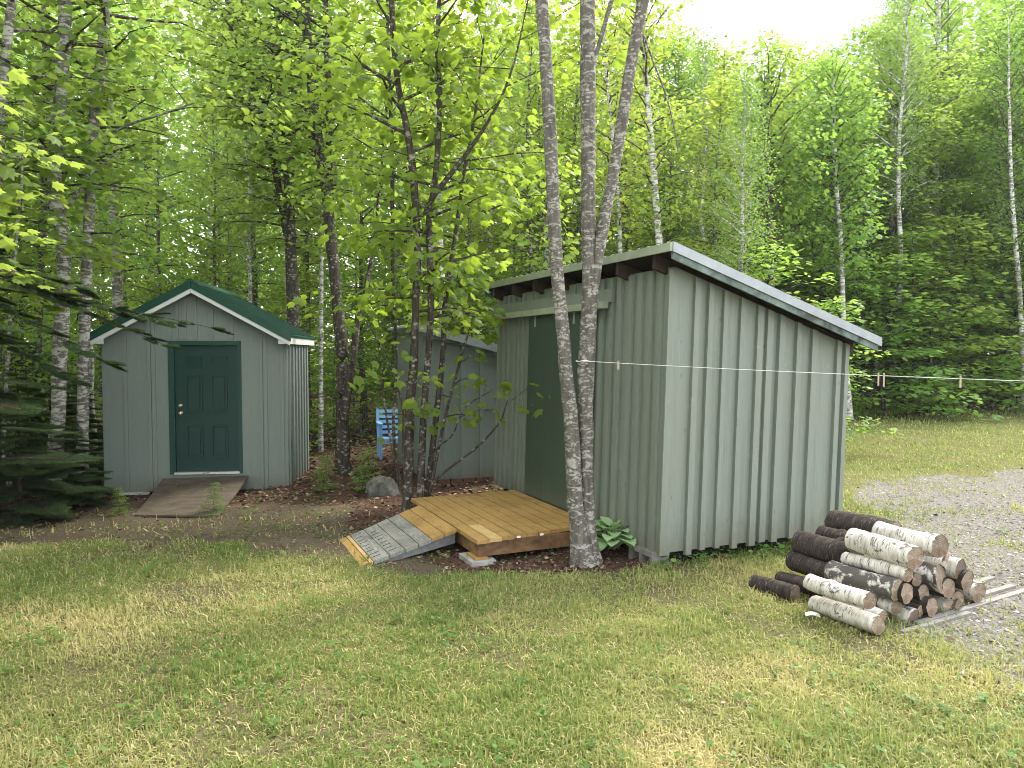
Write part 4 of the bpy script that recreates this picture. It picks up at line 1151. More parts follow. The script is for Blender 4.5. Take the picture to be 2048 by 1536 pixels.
used_mesh = set()
def plant_tree(kind, idx, x, y, H, rotz, label, cat, group, name, wide=1.0):
    tm, cm, H0 = PR[kind][idx]; s_ = H / H0
    rt_ = thing(name, label, cat, (x, y, float(gz(x, y))), rotz, group)
    rt_.scale = (s_ * wide, s_ * wide, s_)
    for nm_, me in (('trunk', tm), ('crown', cm)):
        o = bpy.data.objects.new(nm_, me); COL.objects.link(o); o.parent = rt_
    return rt_

def join_twigs(cg, tg):
    for f in tg.f: cg.f.append(f + cg.n); cg.m.append(np.full(len(f), 1))
    cg.v += tg.v; cg.r += tg.r; cg.n += tg.n
# ---- trees traced from their stems
def traced(name, label, cat, base, stems, bark, crown=None, group=None, extra=None):
    """stems: list of ([(px,py,width_px)...], depth, top_z or None, dy)"""
    rt_ = thing(name, label, cat, base, 0, group)
    out = []
    cg, lg = Geo(), Geo()
    for i_, (pts, depth, topz, ddy) in enumerate(stems):
        P = []; W_ = []
        for k, (px, py, w_) in enumerate(pts):
            p = at(px, py, depth + ddy * k / max(1, len(pts) - 1)); P.append(p); W_.append(w_ / F * p[1] / 2 * (.80 if name == 'maple_clump' else 1))
        P = np.array(P); W_ = np.array(W_)
        if P[0][2] > P[-1][2]: P, W_ = P[::-1], W_[::-1]
        if topz and P[-1][2] < topz:
            d = unit(P[-1] - P[-2]); d = unit(d * .7 + UP * .5); q = P[-1] + d * (topz - P[-1][2]) / d[2]
            mid_ = (P[-1] + q) / 2
            P = np.concatenate([P, [mid_, q]]); W_ = np.concatenate([W_, [W_[-1] * .62, .012]])
        n = max(14, int(np.linalg.norm(np.diff(P, axis=0), axis=1).sum() / .16))
        C_ = crom(P, n); R_ = np.interp(np.linspace(0, len(P) - 1, n), np.arange(len(P)), W_)
        g = Geo(); g.tube(C_, R_, 14 if W_.max() > .04 else 7, jit=.045 if W_.max() > .04 else .0, seed=i_ + 3)
        part(g, 'trunk' if W_.max() > .028 else 'stem', bark, rt_, True)
        out.append((C_, R_))
    if crown: crown(rt_, out)
    return rt_
def base_of(px, py): return ground(px, py)

def crown_on(z0, z1, nb, Rm, leaf, n_leaf, tmpl, lmat, seed, prof=egg, pick=None, **kw):
    def fn(rt_, stems):
        r = np.random.default_rng(seed); tg, cg = Geo(), Geo()
        for i_, (C_, R_) in enumerate(stems):
            if pick is not None and i_ not in pick: continue
            a, b = max(z0, C_[0][2] + .3), min(z1, C_[-1][2] - .02)
            if b <= a: continue
            nn = max(3, int(nb * (b - a) / (z1 - z0)))
            limb_crown(tg, cg, C_, R_, a, b, nn, Rm, leaf, n_leaf, tmpl, r, prof, **kw)
        if cg.v: join_twigs(cg, tg)
        if cg.v: part(cg, 'crown', [lmat, MAT['bark_clump']], rt_)
    return fn

# twin-trunked tree in front of the shed
B0 = base_of(1166, 1118)
traced('twin_trunk_tree', 'lichen-spotted tree with two trunks rising from one base in front of the large shed', 'tree', B0, [
  ([(1168, 1130, 62), (1163, 1095, 46), (1155, 1040, 34), (1149, 990, 31), (1145, 880, 31), (1139, 810, 29), (1133, 753, 28), (1125, 655, 26), (1115, 560, 26), (1108, 440, 26), (1102, 300, 26), (1092, 130, 25), (1083, 0, 24), (1079, -60, 22)], 7.05, 8.6, 0),
  ([(1182, 1130, 52), (1180, 1095, 38), (1178, 1060, 30), (1175, 1000, 27), (1173, 880, 27), (1171, 800, 30), (1171, 753, 35), (1177, 655, 33), (1180, 575, 33), (1177, 460, 28), (1177, 300, 29), (1176, 130, 30), (1175, 0, 30), (1175, -60, 28)], 7.12, 9.0, 0),
  ([(1184, 600, 20), (1192, 545, 21), (1205, 460, 23), (1235, 300, 22), (1262, 130, 23), (1287, 0, 24), (1300, -70, 22)], 7.12, 8.6, -.1),
  ([(1188, 125, 8), (1202, 75, 9), (1226, -10, 9), (1240, -70, 8)], 7.12, 7.2, 0),
  ([(1288, 70, 4), (1305, 120, 4), (1330, 185, 4), (1345, 240, 3), (1356, 300, 2)], 7.0, None, .3)],
  MAT['bark_front'], crown_on(6.2, 9.0, 26, 1.3, .10, 12, T_six(), MAT['leaf_maple'], 71, el0=.3, el1=1.0, pick=(0, 1, 2)))

# multi-stemmed maple clump beside the deck
B1 = base_of(838, 1008)
def clump_crown(rt_, stems):
    r = np.random.default_rng(81); tg, cg = Geo(), Geo()
    front = lambda r: r.uniform(-math.pi * 1.0, math.pi * .1) if r.random() < .7 else r.uniform(0, 6.28)
    for i_, (C_, R_) in enumerate(stems):
        top = C_[-1][2]; a = max(2.25, C_[0][2] + .5)
        if i_ in (5, 6, 7, 8, 9): a = max(.9, C_[0][2] + .35)
        if top - a < .3: continue
        nb = int((top - a) * (4.3 if i_ < 5 else 4.0))
        limb_crown(tg, cg, C_, R_, a, top - .02, nb, 1.55 if i_ < 5 else .62, .108, 12 if i_ < 5 else 5, T_moose(), r, lambda u: .55 + .45 * math.sin(math.pi * u), el0=.05, el1=.7, spread=.30, tilt=.5, step=.24, droop=.55, flat=.09, bare=.3)
    join_twigs(cg, tg); part(cg, 'crown', [MAT['leaf_moose'], MAT['bark_clump']], rt_)
traced('maple_clump', 'clump of dark mottled maple stems with broad yellow-green leaves behind the deck', 'tree', B1, [
  ([(816, 1022, 36), (815, 991, 25), (818, 892, 24), (820, 806, 24), (828, 719, 21), (831, 620, 18), (835, 520, 18), (832, 437, 18), (826, 340, 18), (812, 250, 17), (796, 170, 15), (786, 60, 14), (782, -40, 12)], 9.3, 7.4, .1),
  ([(840, 1010, 30), (841, 979, 20), (845, 880, 17), (850, 793, 17), (857, 700, 16), (862, 600, 16), (858, 458, 16), (860, 420, 14), (871, 354, 15), (877, 271, 14), (880, 190, 13), (874, 110, 12), (880, -30, 10)], 9.35, 7.4, .1),
  ([(854, 1004, 22), (855, 986, 16), (864, 905, 15), (874, 818, 15), (886, 707, 13), (889, 620, 13), (900, 540, 12), (917, 430, 11), (930, 330, 9), (950, 230, 7)], 9.5, 6.0, .2),
  ([(851, 430, 15), (862, 400, 15), (900, 350, 13), (935, 305, 11), (967, 258, 9), (1000, 200, 7), (1030, 120, 5)], 9.4, 6.6, -.4),
  ([(800, 960, 8), (791, 917, 9), (787, 830, 8), (793, 760, 8), (790, 640, 9), (786, 541, 10), (785, 375, 11), (783, 250, 11), (776, 83, 9), (775, -40, 8)], 10.6, 7.4, 0),
  ([(860, 985, 8), (866, 954, 9), (888, 843, 8), (911, 756, 8), (928, 694, 6), (945, 640, 4)], 9.35, None, -.3),
  ([(862, 975, 6), (873, 957, 7), (920, 920, 6), (951, 897, 6), (980, 868, 5), (1003, 838, 4), (1015, 800, 3)], 9.3, None, -.6),
  ([(850, 960, 6), (872, 900, 5), (905, 870, 4), (930, 815, 3), (985, 780, 3)], 9.3, None, -.6),
  ([(800, 985, 5), (790, 930, 6), (768, 800, 5), (765, 740, 4), (745, 700, 3)], 9.2, None, -.5),
  ([(812, 985, 5), (806, 900, 5), (803, 800, 5), (760, 690, 4), (730, 640, 3)], 9.25, None, -.4),
  ], MAT['bark_clump'], clump_crown)

mpl = lambda z0, z1, nb, Rm, seed, leaf=.10, n=17, lm='leaf_maple', **kw: crown_on(z0, z1, nb, Rm, leaf, n, T_moose() if leaf > .11 else T_six(), MAT[lm], seed, lambda u: .6 + .4 * math.sin(math.pi * u), el0=.05, el1=.6, tilt=.45, step=.28, droop=.4, **kw)
traced('forked_maple', 'dark-barked maple forking low down, right of the gabled shed', 'tree', base_of(690, 947), [
  ([(693, 962, 50), (687, 949, 34), (685, 859, 26), (684, 780, 25), (684, 700, 24), (672, 583, 22), (660, 458, 21), (652, 375, 20), (637, 292, 21), (625, 187, 20), (615, 83, 18), (608, -30, 16)], 12.5, 9, 0),
  ([(690, 840, 15), (694, 793, 17), (707, 708, 15), (716, 640, 11), (735, 560, 9), (750, 470, 7)], 12.4, 6.5, 0),
  ([(663, 420, 12), (659, 312, 13), (657, 167, 13), (652, 62, 12), (650, -30, 10)], 12.6, 9, 0)], MAT['bark_clump'], mpl(4.4, 9, 36, 1.5, 82))
traced('shaggy_maple', 'shaggy brown-barked maple just behind the right eave of the gabled shed', 'tree', np.array([*at(592, 690, 15.2)[:2], -.2]), [
  ([(590, 930, 26), (588, 760, 24), (585, 604, 23), (581, 479, 22), (577, 375, 20), (579, 292, 19), (590, 208, 19), (598, 125, 17), (606, 0, 15), (610, -60, 14)], 15.2, 9.6, 0),
  ([(572, 470, 12), (558, 380, 13), (535, 270, 13), (505, 170, 13), (478, 90, 12), (455, 0, 11), (440, -60, 9)], 15.2, 9.6, .2),
  ([(576, 330, 8), (562, 260, 10), (557, 150, 10), (556, 80, 9), (556, -40, 8)], 15.3, 9.6, .2)], MAT['bark_clump'], mpl(3.9, 9.6, 54, 2.1, 83))
traced('grey_birch', 'tall pale mottled birch with a kinked trunk, left of the gabled shed', 'tree', np.array([*at(116, 860, 10.6)[:2], -.2]), [
  ([(110, 960, 32), (113, 860, 27), (116, 841, 26), (118, 760, 27), (121, 684, 27), (128, 524, 26), (122, 456, 26), (109, 365, 25), (118, 228, 24), (128, 91, 23), (130, 0, 22), (128, -60, 20)], 10.6, 9.5, 0),
  ([(126, 430, 7), (150, 395, 7), (168, 370, 6), (205, 330, 4), (240, 300, 3)], 10.6, None, -.3)], MAT['bark_birch'], mpl(4.0, 9.5, 30, 1.9, 84, .11))
traced('grey_birch', 'tall pale mottled birch with a straight slanting trunk, nearest the gabled shed on its left', 'tree', np.array([*at(166, 890, 11.2)[:2], -.2]), [
  ([(163, 970, 26), (165, 876, 21), (166, 760, 21), (169, 661, 20), (175, 501, 20), (180, 387, 20), (187, 251, 20), (205, 91, 18), (212, 0, 17), (217, -60, 16)], 11.2, 9.5, 0),
  ([(190, 290, 6), (220, 268, 6), (270, 245, 5), (320, 230, 4), (390, 205, 3)], 11.1, None, -.5)], MAT['bark_birch'], mpl(3.6, 9.5, 32, 2.0, 85, .11))
traced('white_birch', 'pale birch trunk standing behind the left roof slope of the gabled shed', 'tree', np.array([*at(233, 700, 16.5)[:2], -.1]), [
  ([(235, 900, 22), (235, 760, 20), (235, 592, 19), (230, 500, 19), (227, 433, 17), (222, 330, 15), (218, 200, 14), (214, 60, 12)], 16.5, 9.5, 0)], MAT['bark_birch'], mpl(3.5, 9.5, 40, 2.2, 86, .11))
traced('slim_dark_tree', 'slim dark trunk just left of the kinked birch at the left edge', 'tree', np.array([*at(87, 800, 12.6)[:2], -.15]), [
  ([(70, 900, 17), (76, 640, 16), (84, 480, 16), (88, 410, 16), (91, 300, 15), (93, 228, 14), (92, 100, 14), (90, -20, 12)], 12.6, 9.5, 0)], MAT['bark_grey'], mpl(3.2, 9.5, 36, 2.1, 87, .11))
traced('leaning_pale_tree', 'pale leaning trunk cut by the left edge of the picture', 'tree', np.array([*at(-30, 700, 10.0)[:2], -.15]), [
  ([(-34, 950, 22), (-20, 640, 20), (-6, 400, 19), (2, 205, 18), (14, 91, 17), (24, 0, 16), (32, -60, 15)], 10.0, 9, 0)], MAT['bark_birch'], mpl(3.6, 9, 26, 1.9, 88, .11))
traced('pale_sapling', 'thin pale sapling stem between the left picture edge and the kinked birch', 'tree', np.array([*at(12, 820, 9.6)[:2], -.15]), [
  ([(6, 930, 7), (10, 810, 7), (15, 720, 7), (20, 638, 7), (24, 580, 6), (34, 470, 5), (42, 380, 5), (46, 300, 3)], 9.6, 5.0, 0)], MAT['bark_birch'], mpl(2.4, 5, 12, 1.2, 89, .12))
# big-leaved maple reaching in from the left edge
MB = np.array([-4.35, 4.3, float(gz(-4.35, 4.3))])
def reach(rt_, stems):
    r = np.random.default_rng(91); tg, cg = Geo(), Geo(); SP, SD = [], []
    for tgt in ((50, 320), (15, 450), (70, 420), (-20, 260), (100, 300), (20, 545), (-60, 380), (-40, 180)):
        e = at(tgt[0], tgt[1], r.uniform(5.2, 6.2)); z = e[2] - .15
        p0 = np.array([np.interp(z, stems[0][0][:, 2], stems[0][0][:, i]) for i in range(2)] + [z])
        pth = crom([p0, p0 * .5 + e * .5 + UP * .12, e], 7); tg.tube(pth, np.linspace(.014, .004, 7), 5)
        for f in (.55, .72, .86, 1.0, 1.04):
            c = p0 + (e - p0) * f; SP.append(c + r.normal(0, .07, 3)); SD.append(e - p0)
    sprays(cg, np.array(SP), np.array(SD), 6, .112, T_maple(), r, .20, .05, .38, .35)
    join_twigs(cg, tg); part(cg, 'crown', [MAT['leaf_maple'], MAT['bark_clump']], rt_)
traced('overhanging_maple', 'maple with large lobed leaves reaching in from beyond the left edge of the picture', 'tree', MB, [
  ([], 0, None, 0)] if False else [], MAT['bark_grey'], None) if False else None
rt_ = thing('overhanging_maple', 'maple whose large lobed leaves reach in over the left edge of the picture', 'tree', MB)
C_ = crom([MB - UP * .2, MB + np.array([.05, .05, 1.5]), MB + np.array([-.05, .1, 3.2]), MB + np.array([.1, .2, 6.2])], 24); R_ = np.linspace(.09, .02, 24)
g = Geo(); g.tube(C_, R_, 12, jit=.04); part(g, 'trunk', MAT['bark_grey'], rt_, True); reach(rt_, [(C_, R_)])

# right-hand stems that can be told apart
def dirt_z(px, depth): return np.array([*at(px, 700, depth)[:2], 0])
def birch_like(label, pts, depth, z0, z1, nb, Rm, seed, bark='bark_white', lm='leaf_birch', leaf=.08, name='white_birch', n=16):
    p0 = at(pts[0][0], pts[0][1], depth); base = np.array([p0[0], p0[1], float(gz(p0[0], p0[1]))])
    fl = lambda u: .5 + .5 * math.sin(math.pi * u)
    q = [(pts[0][0], 704.5 + (CAMZ - base[2] + .15) * F / depth, pts[0][2] * 1.3)] + pts
    return traced(name, label, 'tree', base, [(q, depth, z1, 0)], MAT[bark], crown_on(z0, z1, nb, Rm, leaf, n, T_quad() if leaf < .1 else T_six(), MAT[lm], seed, fl, el0=.3, el1=1.0, tilt=.7, droop=.6, step=.3, spread=.4))
birch_like('white birch whose trunk meets the high front corner of the large shed roof', [(1320, 560, 13), (1318, 484, 14), (1307, 338, 13), (1300, 260, 12), (1294, 182, 11), (1286, 60, 9)], 17.5, 4.6, 10.5, 44, 1.7, 101, lm='leaf_yellow', leaf=.11)
birch_like('thin white birch just right of the sloping roof end, rooted at the lawn edge', [(1699, 837, 15), (1693, 748, 11), (1688, 660, 10), (1686, 625, 10), (1682, 495, 9), (1672, 365, 8), (1668, 240, 6)], 22.0, 4.2, 10.2, 60, 1.9, 102, lm='leaf_back', leaf=.12, n=17)
birch_like('left of two white birch trunks side by side in the upper right woods', [(1866, 520, 10), (1844, 354, 10), (1838, 290, 9), (1831, 224, 8), (1822, 120, 7), (1815, 0, 6)], 30, 6.5, 17.5, 70, 2.1, 103)
birch_like('right of two white birch trunks side by side in the upper right woods', [(1874, 520, 10), (1872, 365, 10), (1873, 300, 9), (1874, 230, 8), (1876, 100, 7), (1880, -30, 6)], 30, 6.5, 18, 70, 2.1, 104)
birch_like('slender birch trunk low at the far right edge of the picture', [(2046, 760, 9), (2040, 600, 9), (2034, 521, 9), (2028, 450, 8), (2022, 350, 7), (2018, 200, 5)], 25, 4, 13, 60, 1.9, 105)
birch_like('grey trunk rising behind the middle of the sloping shed roof', [(1543, 560, 11), (1539, 443, 11), (1536, 380, 10), (1534, 312, 9), (1530, 200, 7)], 21, 4.5, 9.6, 56, 2.2, 106, 'bark_grey', 'leaf_back', .12, 'grey_maple', 17)
birch_like('dim birch trunk standing at the lawn edge under the right-hand saplings', [(2015, 790, 7), (2012, 650, 7), (2006, 560, 6), (2002, 480, 5)], 27, 5, 12, 50, 2.0, 107, 'bark_grey', 'leaf_back', .12, 'grey_maple', 17)
birch_like('slim white birch seen between the maple clump and the twin trunks', [(885, 620, 12), (880, 480, 12), (878, 400, 11), (876, 330, 10), (870, 150, 8)], 17.5, 5.2, 10, 34, 1.7, 108, lm='leaf_yellow', leaf=.11)
birch_like('thin birch pole seen just left of the forked maple', [(642, 700, 8), (643, 560, 8), (642, 500, 7), (640, 400, 6)], 16.5, 3.6, 8.6, 30, 1.6, 109, lm='leaf_maple', leaf=.11)
birch_like('white birch seen behind the twin trunks, between their upper stems', [(1240, 500, 9), (1236, 400, 8), (1228, 300, 8), (1216, 180, 7), (1208, 80, 6)], 21, 5, 12, 46, 1.8, 110, lm='leaf_yellow', leaf=.11)
birch_like('brown trunk hidden behind the left one of the twin trunks', [(1094, 600, 8), (1092, 520, 9), (1090, 470, 9), (1086, 380, 8)], 15.0, 3.5, 5.6, 22, 1.2, 111, 'bark_grey', 'leaf_yellow', .12, 'grey_maple')

# ---- firs at the lower left
fl_ = [('small dark fir in the left corner of the leaf litter', 40, 1040, 2.0, 0), ('low fir with bright tips beside the left wall of the gabled shed', 150, 1012, 1.25, 0),
       ('bushy fir between the kinked birch and the left picture edge', 60, 975, 2.3, 0), ('young fir in front of the straight slanting birch', 160, 950, 1.75, 0),
       ('dark fir cut off by the left edge of the picture', -60, 985, 2.6, 0), ('small fir behind the two left birches', 105, 930, 2.2, 0)]
for i_, (lab, px, py, H, k) in enumerate(fl_):
    P = ground(px, py); plant_tree('fir', k, P[0], P[1], H, i_ * 1.7, lab, 'fir tree', 'young firs left of the gabled shed', 'young_fir', 1.05)
# a fir whose bough hangs in front of the gable
FP = np.array([*at(-40, 700, 8.6)[:2], 0]); FP[2] = float(gz(FP[0], FP[1]))
hm = thing('hemlock', 'dark hemlock sending flat boughs across the left half of the gable', 'tree', FP)
r = np.random.default_rng(95); tg, cg = Geo(), Geo()
tg.tube(crom([FP - UP * .2, FP + np.array([.05, 0, 2.]), FP + np.array([0, .05, 4]), FP + np.array([.05, 0, 6.5])], 20), np.linspace(.08, .015, 20), 9)
B = []
for (sx, sy, ex, ey, dep) in ((60, 575, 320, 640, 9.3), (60, 575, 420, 655, 9.5), (90, 590, 330, 690, 9.3), (0, 520, 150, 570, 9.2), (-20, 600, 200, 720, 9.0), (-30, 660, 140, 760, 9.0)):
    e = at(ex, ey, dep); s0 = at(sx, sy, dep - .2); p0 = np.array([FP[0], FP[1], s0[2] + .25])
    pth = crom([p0, s0, e], 8); tg.tube(pth, np.linspace(.014, .003, 8), 5)
    for f in np.linspace(.35, 1, 9):
        c = np.array([np.interp(f, np.linspace(0, 1, 8), pth[:, i]) for i in range(3)])
        dv = e - s0; a0 = math.atan2(dv[1], dv[0])
        for s_ in (-1, 1):
            B.append((c, a0 + s_ * r.uniform(.3, .9), math.atan2(dv[2], math.hypot(dv[0], dv[1])) * .5 + r.normal(0, .14), r.uniform(.18, .36), BV[r.integers(3)]))
for i_ in range(22):
    u = (i_ + r.random()) / 22; B.append((FP + UP * (.9 + 2.6 * u), i_ * 2.4, -.05 + r.normal(0, .1), (1.3 * (1 - u) + .25) * r.uniform(.7, 1), BV[i_ % 3]))
needle_geo(cg, tg, B, r, .040, .0075)
part(tg, 'trunk', MAT['bark_spruce'], hm, True); part(cg, 'crown', MAT['needles'], hm)

# ---- woodland trees by zone
taken = [(at(px, 700, d)[0], d) for px, d in ((690, 12.5), (592, 15.2), (116, 10.6), (166, 11.2), (233, 16.5), (87, 12.6), (838, 9.4), (1320, 17.5), (1690, 22), (1844, 30), (1872, 30), (2040, 25), (1540, 21), (885, 16.5), (642, 16.5), (1236, 21), (1090, 15.5))]
def free(x, y, dmin):
    return all((x - a) ** 2 + (y - b) ** 2 > dmin * dmin for a, b in taken)
def pxof(x, y): return 1024 + F * x / (y * math.cos(PITCH) + 0)
rz = np.random.default_rng(2024)
def zone(n, xr, yr, ok, dmin, kinds, toppy, label, group):
    c = 0
    for _ in range(n * 60):
        if c >= n: break
        x, y = rz.uniform(*xr), rz.uniform(*yr)
        if not ok(x, y) or not free(x, y, dmin): continue
        px = pxof(x, y)
        if px < -260 or px > 2300: continue
        taken.append((x, y)); c += 1
        kind = rz.choice([k for k, _ in kinds], p=[p for _, p in kinds]); pr_ = PR[kind]; idx = int(rz.integers(len(pr_)))
        if kind == 'fir': idx = 1
        tp = toppy(px); H = CAMZ + (704 - tp) / F * y - float(gz(x, y))
        if kind == 'birch': H *= 1.08
        if kind == 'fir': H *= rz.uniform(.5, .8)
        H = float(np.clip(H, 5.5, 18.5))
        nm_, lab = {'birch': ('birch_tree', 'pale-stemmed birch with fine leaves'), 'fir': ('fir_tree', 'dark narrow fir')}.get(kind, ('leafy_tree', 'slender leafy tree'))
        plant_tree(kind, idx, x, y, H, rz.uniform(0, 6.28), lab + ' ' + label, 'tree', nm_.replace('_', ' ') + 's ' + group, nm_, rz.uniform(.9, 1.15) * (1.0 if H < 13 else .9) * (.76 if x < 0 else 1))
in_cabin = lambda x, y: (-7.4 < x < -2.7 and 10.8 < y < 15.3) or (-3.6 < x < 5 and 9.6 < y - .75 * (x + 3.4) < 17.2)
zone(12, (-13, -6.6), (10.0, 14.5), lambda x, y: x < -6.7 - .0 * y and not in_cabin(x, y), 1.0, [('maple', .75), ('birch', .1), ('fir', .15)], lambda p: rz.uniform(-90, 150), 'in the woods left of the gabled shed', 'left of the gabled shed')
zone(25, (-20, -1.6), (14.2, 24), lambda x, y: not in_cabin(x, y) and (x < -2.4 or y > 17), 1.25, [('maple', .86), ('birch', .10), ('fir', .04)], lambda p: rz.uniform(-90, 190), 'in the woods behind the gabled shed', 'behind the gabled shed')
zone(22, (-28, 0), (24, 36), lambda x, y: True, 1.6, [('maple', .8), ('fir', .1), ('birch', .1)], lambda p: rz.uniform(-40, 220), 'deep in the woods on the left', 'deep in the left woods')
def top_r(p):
    if p < 1320: return rz.uniform(-60, 170)
    if p < 1740: return rz.uniform(60, 210)
    return rz.uniform(-140, 120)
zone(18, (-1.5, 8.5), (16.5, 26), lambda x, y: not in_cabin(x, y) and not (x > 5.2 and y < 20), 1.5, [('maple', .35), ('bright', .55), ('birch', .1)], top_r, 'in the woods behind the large shed', 'behind the large shed')
zone(26, (6.5, 26), (22.5, 34), lambda x, y: y > 21.5 + .42 * (x - 5), 1.6, [('maple', .25), ('round', .55), ('birch', .2)], top_r, 'beyond the lawn on the right', 'beyond the lawn')
zone(26, (-2, 38), (33, 48), lambda x, y: y > 24 + .42 * (x - 5), 2.2, [('maple', .2), ('round', .6), ('birch', .2)], top_r, 'deep in the woods beyond the lawn', 'deep in the right woods')
for i_, (x, y, H) in enumerate(((-7.6, 5.6, 9.5), (-9.8, 7.6, 11), (-8.8, 3.2, 10.5), (-7.4, .6, 10), (-10.5, 1.0, 12), (-8.2, -2.4, 11), (-5.6, -4.6, 10.5), (-10.5, -5, 12), (-12, 4.6, 12), (-4.7, 1.1, 8.5), (-4.3, -1.6, 9), (-6.3, 3.0, 9))):  # unseen trees added outside the view to darken the shed fronts
    plant_tree('round', i_ % 2, x, y, H, i_ * 1.3, 'unseen leafy tree left of the lawn, added to shade the walls', 'tree', 'unseen trees added for shade left of the lawn', 'leafy_tree', 1.15)
# understorey saplings
def saps(n, xr, yr, ok, dmin, hr_, label, group):
    c = 0
    for _ in range(n * 60):
        if c >= n: break
        x, y = rz.uniform(*xr), rz.uniform(*yr)
        if not ok(x, y) or not free(x, y, dmin) or not -150 < pxof(x, y) < 2200: continue
        taken.append((x, y)); c += 1
        plant_tree('sapling', int(rz.integers(2)), x, y, rz.uniform(*hr_), rz.uniform(0, 6.28), label, 'sapling', group, 'maple_sapling', rz.uniform(.9, 1.25))
saps(28, (7, 26), (22, 34), lambda x, y: 21.3 + .42 * (x - 5) < y < 25 + .42 * (x - 5), .8, (3.0, 6.2), 'bushy maple sapling along the edge of the lawn', 'saplings along the lawn edge')
for px, dep, H in ((1775, 23.2, 4.6), (1830, 24.5, 6.0), (1890, 25, 6.6), (1945, 25.5, 5.6), (1860, 23.6, 3.6), (1985, 26.5, 6.2), (1735, 23.4, 5.0), (2030, 27, 6.5)):
    p_ = at(px, 700, dep); plant_tree('sapling', int(px) % 2, p_[0], p_[1], H, px * .7, 'bushy maple sapling along the edge of the lawn', 'sapling', 'saplings along the lawn edge', 'maple_sapling', 1.35)
saps(10, (-1, 6), (15, 22), lambda x, y: not in_cabin(x, y), 1.0, (2.6, 4.6), 'bushy maple sapling behind the large shed', 'saplings behind the large shed')
saps(22, (-16, -1.5), (12.5, 26), lambda x, y: not in_cabin(x, y) and not (-3.4 < x < -.6 and y < 14), .9, (1.6, 4.2), 'young maple sapling under the trees behind the gabled shed', 'saplings behind the gabled shed')
P = ground(645, 985); plant_tree('sapling', 1, P[0], P[1], .55, 1.0, 'tiny maple seedling in the earth right of the gabled shed', 'seedling', None, 'maple_seedling')
P = ground(725, 985); plant_tree('sapling', 1, P[0], P[1], .65, 2.0, 'tiny maple seedling beside the boulder', 'seedling', None, 'maple_seedling')
P = ground(425, 1030); plant_tree('sapling', 1, P[0], P[1], .42, 3.0, 'tiny seedling at the right edge of the plywood ramp', 'seedling', None, 'maple_seedling')
P = ground(240, 1030); plant_tree('sapling', 1, P[0], P[1], .36, 4.0, 'tiny seedling at the left edge of the plywood ramp', 'seedling', None, 'maple_seedling')

# ---- ground plants
def weeds(n, mask, seed, size, y0, y1, name, up=.6, clusters=5, tm=None, mat='weed', hgt=.06):
    r = np.random.default_rng(seed); x, y = sample_view(n, y0, y1, .5, 1, seed); k = r.random(n) < mask(x, y); x, y = x[k], y[k]; n = len(x)
    if n == 0: return
    xx = np.repeat(x, clusters) + r.normal(0, size * .5, n * clusters); yy = np.repeat(y, clusters) + r.normal(0, size * .5, n * clusters); n2 = len(xx)
    az = r.random(n2) * 6.28
    D = np.stack([np.cos(az), np.sin(az), up * r.random(n2)], -1); N = np.stack([r.normal(0, .3, n2), r.normal(0, .3, n2), np.ones(n2)], -1)
    g = Geo(); put_leaves(g, np.stack([xx, yy, gz(xx, yy) + .01 + hgt * r.random(n2)], -1), D, N, size * (.5 + .8 * r.random(n2)), tm or T_six(), np.clip(np.repeat(r.random(n), clusters) * .6 + .4 * r.random(n2), 0, 1))
    tag(g.obj(name, MAT[mat]), kind='stuff')
side_strip = lambda x, y: soft(.55 - np.abs((x - 1.37) * .4 - (y - 6.83) * .916 + .38), .2) * soft(x - 1.35, .3) * soft(3.6 - x, .3)
weeds(3200, lambda x, y: np.clip(.14 + .6 * soft(fbm(x * 1.5 + 60, y * 1.5, 3) - .62, .05), 0, 1) * (1 - m_dirt(x, y)) * (1 - m_gravel(x, y)) * (1 - m_litter(x, y)), 41, .032, 2.9, 9, 'weeds', .5, 5)
weeds(5200, side_strip, 42, .045, 5.8, 9, 'weeds', .7, 4, hgt=.10)
weeds(9000, lambda x, y: np.clip(m_litter(x, y) * soft(fbm(x * .8 + 5, y * .8, 3) - .48, .1) * .55, 0, 1) * soft(y - 12, 2), 43, .07, 10, 30, 'undergrowth', .5, 5, hgt=.4)
weeds(2600, lambda x, y: m_dirt(x, y) * soft(fbm(x * 1.7 + 5, y * 1.7, 3) - .55, .05), 44, .03, 6.6, 11, 'weeds', .5, 4)
# ferny bank at the far lawn edge
r = np.random.default_rng(45); n = 5200
c0_, c1_ = ground(1712, 838), ground(1835, 838)
f = r.random(n); off = r.normal(0, .8, n)
f = f * 1.5 - .05; x = c0_[0] + (c1_[0] - c0_[0]) * f; y = c0_[1] + .5 + .9 * f + np.abs(off)
az = r.random(n) * 6.28; D = np.stack([np.cos(az) * .6, np.sin(az) * .6, .4 + r.random(n)], -1); N = np.stack([r.normal(0, .5, n), -.6 + r.normal(0, .5, n), np.ones(n)], -1)
g = Geo(); put_leaves(g, np.stack([x, y, gz(x, y) + r.random(n) ** 1.5 * (.12 + .75 * sm((fbm(x * 1.6, y * 1.6, 3) - .3) / .4))], -1), D, N, .2 * (.5 + .7 * r.random(n)), T_quad(), .4 + .6 * r.random(n)); tag(g.obj('undergrowth', MAT['leaf_yellow']), kind='stuff')
r = np.random.default_rng(46); n = 16000
x = r.uniform(4, 30, n); y = 22.2 + .42 * (x - 5) + np.abs(r.normal(0, 1.6, n)) - .2; k = np.abs(x) < y * .72; x, y = x[k], y[k]; n = len(x)
az = r.random(n) * 6.28; D = np.stack([np.cos(az), np.sin(az), r.normal(.2, .4, n)], -1); N = np.stack([r.normal(0, .4, n), r.normal(0, .4, n), np.ones(n)], -1)
hh = .25 + 1.1 * fbm(x * .7, y * .7 + 3, 3)
